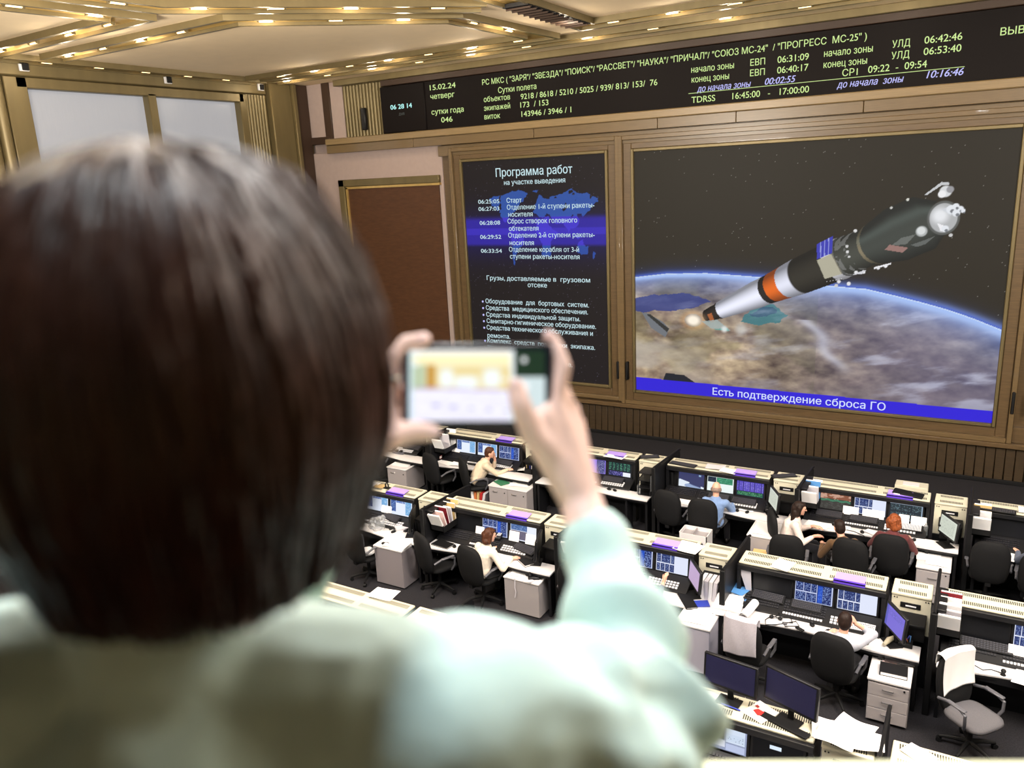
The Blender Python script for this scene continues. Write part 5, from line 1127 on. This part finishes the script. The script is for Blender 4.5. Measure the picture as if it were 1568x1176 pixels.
# front row
leaflet = sheet(-1.52, 6.99, 1.254, .24, .27, -.45, 'white leaflet with red picture between the two loose monitors', curl=.002)
b = MB(); b.prism([(-.06, -.02), (.02, -.05), (.055, .0), (.03, .04), (-.04, .035)], .001); b.prism([(-.09, .05), (-.05, .04), (-.05, .07), (-.085, .08)], .001); obj('red_print', b, TONES['red'], leaflet, (.0, -.02, .012), 0)
b = MB(); b.box((0, 0, .012), (.5, .09, .02), Matrix.Rotation(-.03, 4, 'Y'), bev=.004); tag(obj('black_bar', b, BLACKM, None, (-1.27, 6.89, 1.252), -.34), 'black narrow bar lying below the right loose monitor', 'bar')
b = MB(); b.cone((-.1, 0, .012), (.1, 0, .012), .008); tag(obj('pen', b, TONES['navy'], None, (-1.8, 6.93, 1.252), -.12), 'blue pen lying below the left loose monitor', 'pen')
sheet(-2.0, 7.0, 1.254, .28, .2, .2, 'white sheets left of the left loose monitor')
for i, (x, y, w, d, a) in enumerate(((-.86, 7.02, .36, .3, .2), (-.68, 7.1, .34, .3, -.3), (-.58, 6.96, .36, .28, .1), (-.8, 6.88, .34, .26, -.1))): sheet(x, y, 1.258+.012*i, w, d, a, 'white crumpled document heap beside the loose monitor, ' + ('lowest', 'second', 'third', 'topmost')[i] + ' sheet', curl=.014)
sheet(-.12, 7.03, 1.254, .26, .18, -.5, 'white sheet on the vented top at the lower right'); sheet(-6.45, 7.2, 1.254, .36, .26, .1, 'white sheet on the front-row console beside her shoulder'); sheet(-4.05, 7.05, 1.254, .5, .3, .1, 'white paper beyond the mint shoulder on the front row'); sheet(-3.8, 7.1, 1.262, .3, .26, -.3, 'second white paper beyond the mint shoulder on the front row')
b = MB(); b.tube([(-.45, .1, .006), (-.2, -.02, .006), (.0, .03, .006), (.2, -.04, .006)], .012, 6); tag(obj('floor_cable', b, BLACKM, None, (-1.2, 8.7, 0)), 'black cable lying on the floor behind the front row', 'cable')
# ---------------------------------------------------------------- balcony
BZ = 4.87
A0, A1 = Vector((-.205, .706, 0)), Vector((.08, .85, 0)); ad = (A1-A0).normalized(); an = Vector((ad.y, -ad.x, 0))   # an points back to the viewer
RAILM = mat('cream_paint', srgb(226, 228, 196), .5, 0, .4, noise_amt=.02, nscale=6)
ang = math.atan2(ad.y, ad.x)
b = MB(); c = A0+ad*.2+an*.085; b.box((c.x, c.y, 5.87), (5.2, .17, .06), ang, bev=.012, seg=2); par = struct('balcony_parapet', b, RAILM)
b = MB(); b.box((c.x, c.y, 5.2), (5.2, .11, 1.3), ang); obj('parapet_wall', b, RAILM, par)
b = MB(); c2 = A0+ad*.2+an*1.5; b.box((c2.x, c2.y, BZ-.11), (5.2, 3.0, .22), ang); struct('balcony_floor', b, FLOORM)
b = MB(); c2 = A0+ad*.2+an*2.9; b.box((c2.x, c2.y, 6.4), (7.5, .2, 5.8), ang); struct('wall_light_block', b, WOODL)  # unseen wall added to block ambient light and bounce warmth onto her back
b = MB(); c2 = A0+ad*.2+an*1.2; b.box((c2.x, c2.y, 8.1), (7.5, 3.6, .2), ang); struct('soffit_light_block', b, UMBER)  # unseen dark slab added overhead to keep ceiling light off her back

# ---------------------------------------------------------------- the person photographing with a phone
E0 = Vector((0, 0, H)); WO = Vector((-.44, .27, BZ))              # eye, feet
def W(p): return Vector(p)+E0-WO
wm = thing('person', 'person with a brown bob in a mint jacket holding up a phone on the balcony', 'person', WO)
HS = mat('hand_skin', srgb(240, 202, 190), .5, 0, .4, noise_amt=.03, nscale=60)
MINT = mat('mint_jacket', srgb(190, 216, 212), .8, 0, .25, noise_amt=.03, nscale=60, bump=.08, sheen=.2)
NAIL = mat('nail', srgb(244, 206, 200), .25, 0, .5)
HAIRM = mat('hair_auburn', srgb(52, 29, 20), .38, 0, .32, noise_amt=.35, nscale=9, stretch=(6, 6, 1), bump=.3)
RHT = dict(wrist=(-.3444, .7039, -.335), knuck=[(-.3794, .7167, -.2316), (-.3813, .7416, -.237), (-.3829, .7596, -.2541), (-.383, .7719, -.2729)], index=[(-.3794, .7167, -.2316), (-.3761, .7325, -.198), (-.3851, .7363, -.1795), (-.3924, .7378, -.1682)], middle=[(-.3813, .7416, -.237), (-.4008, .7654, -.2195), (-.416, .7326, -.218)], ring=[(-.3813, .7563, -.256), (-.4087, .7685, -.2531), (-.4251, .7218, -.2435)], pinky=[(-.3778, .7577, -.2742), (-.4015, .759, -.279), (-.417, .7199, -.266)], thumb=[(-.369, .6979, -.2904), (-.3838, .6752, -.2563), (-.3913, .6682, -.2252), (-.3985, .672, -.2062)])
LHT = dict(wrist=(-.503, .5205, -.2685), knuck=[(-.5246, .6214, -.219), (-.5341, .6267, -.2344), (-.5364, .6279, -.2459), (-.5343, .626, -.256)], index=[(-.5246, .6214, -.219), (-.5295, .641, -.1845), (-.5169, .6498, -.1644), (-.4934, .651, -.1591)], middle=[(-.5341, .6267, -.2344), (-.5441, .6562, -.2244), (-.5045, .6707, -.2155)], ring=[(-.5364, .6279, -.2459), (-.5437, .6551, -.2449), (-.5003, .6675, -.2422)], pinky=[(-.5343, .626, -.256), (-.5372, .6494, -.2605), (-.5006, .6599, -.2586)], thumb=[(-.5086, .5703, -.2522), (-.4979, .5906, -.2463), (-.4833, .6094, -.2448), (-.4689, .6196, -.2475)])
Fw = Vector((-an.x, -an.y, 0)); Rt = Vector((ad.x, ad.y, 0))
HC = W((-.430, .317, -.105)); NB = W((-.44, .283, -.30)); PEL = W((-.44, .27, -.86)); CHS = W((-.44, .275, -.50))
ZR = Matrix.Rotation(ang, 4, 'Z')
shR, shL = W((-.292, .372, -.352)), W((-.605, .195, -.335)); elR, elL = W((-.216, .562, -.478)), W((-.625, .44, -.46)); wrR, wrL = W(RHT['wrist']), W(LHT['wrist'])
def hl(x, y, z): return HC + Rt*x + Fw*y + Vector((0, 0, z))
b = MB()
b.ball(PEL, (.165, .115, .13), 3, ZR); b.ball(CHS, (.15, .10, .17), 3, ZR); b.cap(PEL, CHS, .10, .11); b.cap(CHS+Vector((0, 0, .1)), NB-Vector((0, 0, .02)), .10, .06); b.cap(shR-Rt*.03, shL+Rt*.03, .05, .05)
b.cap(NB-Vector((0, 0, .03)), hl(0, -.02, -.07), .052, .05)
b.ball(HC+Vector((0, 0, -.005)), (.072, .092, .112), 3, ZR); b.ball(hl(0, .035, -.06), (.05, .055, .052), 3, ZR); b.cap(hl(0, .088, .01), hl(0, .112, -.025), .008, .014); b.ball(hl(0, .086, -.062), (.024, .012, .011), 2, ZR); b.ball(hl(0, .074, -.096), .018)
for s in (-1, 1): b.ball(hl(s*.074, -.005, -.015), (.010, .022, .032), 2, ZR)
for sh, el, wr, hd in ((shR, elR, wrR, RHT), (shL, elL, wrL, LHT)):
    b.cap(sh, el, .045, .039); b.cap(el, el.lerp(wr, .45), .037, .031); b.cap(el.lerp(wr, .45), wr, .031, .0225)
    kn = [W(p) for p in hd['knuck']]
    for i, k in enumerate(kn): b.cap(wr.lerp(kn[(0, 1, 2, 3)[i]], .12), k, .019, .0125)
    b.cap(wr, (kn[0]+kn[3])/2, .023, .017)
    for nm, rs in (('index', (.0115, .0105, .0095, .0085)), ('middle', (.0115, .010, .0085)), ('ring', (.011, .0095, .0085)), ('pinky', (.0095, .0085, .0075)), ('thumb', (.019, .0135, .0115, .0095))):
        pts = [W(p) for p in hd[nm]]
        for p, q, r0, r1 in zip(pts, pts[1:], rs, rs[1:]): b.cap(p, q, r0, r1)
    b.cap(wr, W(hd['thumb'][0]), .022, .02); b.cap(W(hd['thumb'][0]), kn[0].lerp(W(hd['thumb'][1]), .45), .018, .012)
for s in (-1, 1):
    hp_ = PEL+Rt*s*.085; kn_ = hp_+Vector((0, 0, -.36))+Fw*.02; ft = Vector((Rt.x*s*.095, Rt.y*s*.095, .07))
    b.cap(hp_, kn_, .085, .056); b.cap(kn_, ft, .054, .036)
wb = blob('body', b, .0042, HS, wm, 3)
# jacket with collar and creased sleeves
b = MB()
b.ball(PEL+Vector((0, 0, .03)), (.19, .135, .13), 3, ZR); b.ball(CHS+Vector((0, 0, .03)), (.182, .125, .19), 3, ZR); b.cap(PEL, CHS, .125, .125)
b.cap(CHS+Vector((0, 0, .10)), NB-Vector((0, 0, .015)), .125, .066); b.cap(NB-Vector((0, 0, .04)), NB+Vector((0, 0, .025))+Fw*-.008, .068, .060)
b.cap(shR-Rt*.05+Vector((0, 0, .005)), shL+Rt*.05+Vector((0, 0, .005)), .072, .072)
b.cap(shR, shR.lerp(elR, .5), .070, .070); b.cap(shR.lerp(elR, .5), elR, .070, .062); b.cap(elR, elR.lerp(wrR, .4), .064, .052); b.cap(elR.lerp(wrR, .4), W((-.317, .6835, -.3655)), .052, .0345)
b.cap(shL, elL, .070, .062); b.cap(elL, elL.lerp(wrL, .82), .062, .042)
b.ball(shR+Vector((0, 0, .0)), (.074, .074, .066), 3); b.ball(shL, (.078, .078, .07), 3)
def creases(me):
    co = np.empty(len(me.vertices)*3); me.vertices.foreach_get('co', co); no = np.array([v.normal[:] for v in me.vertices])
    co = co.reshape(-1, 3); out = co.copy()
    ax1 = (elR-shR).normalized(); ax2 = (wrR-elR).normalized()
    for i, p in enumerate(co):
        v = Vector(p); d = noise.noise(v*14)*.004 + noise.noise(v*5)*.004
        de = (v-elR).length; ds = (v-shR.lerp(elR, .45)).length
        if de < .22:                                              # bunched cloth at the bent elbow
            k = max(0, 1-de/.22); s = (v-elR).dot(ax2)*70 + noise.noise(v*11)*3.0 + (v-elR).dot(ax1)*26; d += .015*k*sin(s)
        if ds < .16: k = 1-ds/.16; s = (v-shR).dot(ax1)*62+noise.noise(v*9)*2.5; d += .010*k*sin(s)
        out[i] += no[i]*d
    me.vertices.foreach_set('co', out.ravel()); me.update()
jk = blob('jacket', b, .0055, MINT, wb, 5, creases)
from mathutils.bvhtree import BVHTree
bv = BVHTree.FromPolygons([v.co.copy() for v in jk.data.vertices], [p.vertices[:] for p in jk.data.polygons])
def onback(x, z):
    h = bv.ray_cast(W((-.44, .275, z))+Rt*x-Fw*.6, Fw)
    return h[0] if h and h[0] else None
pts = [q for q in (onback(-.055, -.34-.02*k) for k in range(26)) if q]
b = MB(); b.tube([p-Fw*.0003 for p in pts], .003, 6); obj('back_seam', b, mat('seam', srgb(96, 118, 104), .8), jk)
b = MB()
for s in (-1, 1):
    hp_ = PEL+Rt*s*.085; kn_ = hp_+Vector((0, 0, -.36))+Fw*.02; ft = Vector((Rt.x*s*.095, Rt.y*s*.095, .10)); b.cap(PEL-Vector((0, 0, .02)), hp_, .14, .11); b.cap(hp_, kn_, .108, .08); b.cap(kn_, ft, .078, .065)
blob('trousers', b, .012, DKT, wb, 3)
for s in (-1, 1):
    ft = Vector((Rt.x*s*.095, Rt.y*s*.095, .0)); b = MB(); b.ball(ft+Fw*.05+Vector((0, 0, .04)), (.042, .125, .04), 2, ZR); b.ball(ft+Vector((0, 0, .06)), (.04, .05, .055), 2, ZR); blob('shoe', b, .01, SHOE, wb, 2)
for s in (-1, 1): b = MB(); b.ball(hl(s*.030, .085, .012), (.012, .008, .008), 2, ZR); obj('eye', b, EYE, wb)
# finger nails and the ring
for hd in (RHT, LHT):
    for nm in ('index', 'thumb'):
        p, q = W(hd[nm][-1]), W(hd[nm][-2]); d = (p-q).normalized(); tc = (Vector((0, 0, H))-WO-p).normalized(); n_ = (tc-d*tc.dot(d)).normalized()
        M = Matrix((d.cross(n_), d, n_)).transposed().to_4x4(); M.translation = p+n_*.0068+d*.001
        b = MB(); bm = bmesh.new(); bmesh.ops.create_icosphere(bm, subdivisions=2, radius=1); b.add(bm, M @ Matrix.Diagonal((.0056, .0072, .0022, 1))); obj('nail', b, NAIL, wb)
p, q = W(LHT['index'][0]), W(LHT['index'][1]); d = (q-p).normalized(); c = p.lerp(q, .55); o1 = d.orthogonal().normalized(); o2 = d.cross(o1)
b = MB(); b.tube([c+(o1*cos(2*pi*k/20)+o2*sin(2*pi*k/20))*.0122 for k in range(21)], .0026, 8); obj('finger_ring', b, mat('silver', srgb(236, 232, 232), .2, 1), wb)
# hair: a full bob, shell and locks in one mesh
PROF = [(.127, .0), (.120, .042), (.108, .071), (.088, .094), (.062, .110), (.028, .121), (-.012, .125), (-.05, .121), (-.086, .109), (-.114, .100), (-.130, .092), (-.141, .074)]
def prof(s):
    s = min(max(s, 0), 1)*(len(PROF)-1); i = min(int(s), len(PROF)-2); f = s-i
    return PROF[i][0]+(PROF[i+1][0]-PROF[i][0])*f, PROF[i][1]+(PROF[i+1][1]-PROF[i][1])*f
def hsurf(a, s, o=0):                                             # a: 0 = back, +-pi = brow
    z, w = prof(s); bk = w*1.02; fr = min(w*.95, max(.03, .098-(max(0, .06-z))*.75)); dep = bk if abs(a) < pi/2 else fr
    ww = w+.006*sin(3*a+1)*(s > .2)
    return HC + Rt*(sin(a)*(ww+o)) + Fw*(-cos(a)*(dep+o)-.008) + Vector((0, 0, z+o*(1 if s < .25 else 0)))
b = MB(); bm = bmesh.new(); rings = []
for i in range(26): rings.append([bm.verts.new(hsurf(-pi+2*pi*k/64, .02+.98*i/25, -.004)) for k in range(64)])
for Ar, Br in zip(rings, rings[1:]):
    for k in range(64): bm.faces.new((Ar[k], Br[k], Br[(k+1) % 64], Ar[(k+1) % 64]))
bm.faces.new(rings[0]); bm.faces.new(rings[-1][::-1]); b.add(bm)
hr = random.Random(11)
for i in range(1700):
    a0 = hr.uniform(-2.75, 2.75) if i % 4 else hr.uniform(-pi, pi); s0 = hr.choice((.01, .02, .05, .12, .25, .4)); s1 = hr.uniform(.82, 1.0) if abs(a0) < 2.2 else hr.uniform(.55, .9)
    if abs(a0) > 2.6: s1 = hr.uniform(.3, .45)
    off = hr.uniform(-.002, .007); sw = hr.uniform(-.16, .16); wv = hr.uniform(0, 6); tip = hr.uniform(-.012, .006)
    pts = []
    for k in range(11):
        f = k/10; s = s0+(s1-s0)*f; pts.append(hsurf(a0*(.97+.03*f)+sw*f+.025*sin(wv+5*f), s, off*(1-.3*f)+tip*max(0, f-.75)*4+.0025*sin(wv*2+9*f)))
    w_ = hr.uniform(.0016, .0032); b.tube(pts, w_, 4, False, [w_*(.5+1.0*sin(pi*min(.92, .12+k/11))) for k in range(11)])
hair = obj('hair', b, HAIRM, wb, sharp=180)
# ---------------------------------------------------------------- her phone
TL, TR, BL = Vector((-.5139, .6433, -.1678)), Vector((-.3873, .7171, -.175)), Vector((-.5108, .6186, -.2473))
px = (TR-TL).normalized(); pn = px.cross(BL-TL).normalized(); pz = pn.cross(px).normalized()
if pz.z < 0: pz = -pz
if pn.dot(TL) > 0: pn = -pn                                       # towards the eye
pc = TL+px*.0755-pz*.038+E0-pn*.0
ph = thing('smartphone', 'smartphone held sideways in both hands, its bright screen showing the hall', 'phone', pc)
MM = Matrix((px, pz, pn)).transposed().to_4x4()
def slab_(w, h, t_, bev, z): bm = MB(); bm.box((0, 0, z), (w, h, t_), bev=bev, seg=3); me = bm.mesh('body'); me.transform(MM); return me
put('body', slab_(.158, .086, .009, .0035, -.0045), mat('phone_black', srgb(24, 26, 38), .25, 0, .5), ph)
nx, nz = 150, 76; U, V = np.meshgrid(np.linspace(0, 1, nx), np.linspace(0, 1, nz)); V = V
im = np.ones((nz, nx, 3))*rgb(226, 216, 180)
Up = np.clip(U/.76, 0, 1.2)
mixc(im, (V > .78)*1., rgb(250, 240, 190)); mixc(im, (V > .93)*1., rgb(250, 248, 240)); mixc(im, ((V > .44) & (V < .76))*1., rgb(232, 212, 150)); mixc(im, ((V > .44) & (V < .8) & (Up > .17) & (Up < .25))*1., rgb(196, 146, 64)); mixc(im, ((V > .44) & (V < .8) & (Up < .16))*1., rgb(186, 200, 168))
for xc, yc, w_, h_ in ((.36, .60, .07, .14), (.55, .54, .13, .10), (.80, .60, .09, .14)): mixc(im, np.exp(-(((Up-xc)/w_)**4+((V-yc)/h_)**4))*1., rgb(240, 250, 255))
mixc(im, (V < .44)*1., rgb(234, 232, 255)); mixc(im, (np.abs(V-.445+.05*(Up-.5)) < .012)*.8, rgb(176, 150, 220))
for k in range(5): mixc(im, np.exp(-(((Up-.26-.17*k)/.03)**2+((V-.22+.02*k)/.016)**2))*.8, rgb(96, 92, 130))
mixc(im, (V < .4)*(fbm(U*9, V*24, 3, 2) > .55)*.4, rgb(250, 250, 255))
mixc(im, (U > .76)*1., rgb(30, 52, 34)); mixc(im, ((U > .76) & (V < .62))*1., rgb(206, 222, 224)); mixc(im, ((U > .74) & (U < .775))*.9, rgb(236, 244, 246)); mixc(im, (U < .03)*.8, rgb(206, 232, 240))
for xc, yc, r in ((.845, .86, .045), (.845, .48, .085), (.70, .58, .03), (.70, .40, .03), (.06, .93, .04), (.05, .80, .04)): mixc(im, sm(r, r*.7, np.hypot((U-xc)*1.9, V-yc)), rgb(248, 250, 255))
f3 = lambda x, y, z: tuple(MM @ Vector((x, y, z)))
paint_grid('screen', nx, nz, f3(-.071, -.038, .0004), f3(.142, 0, 0), f3(0, .074, 0), np.clip(im*1.02, 0, 1), mat_screen('phone_picture', 1.08), ph)
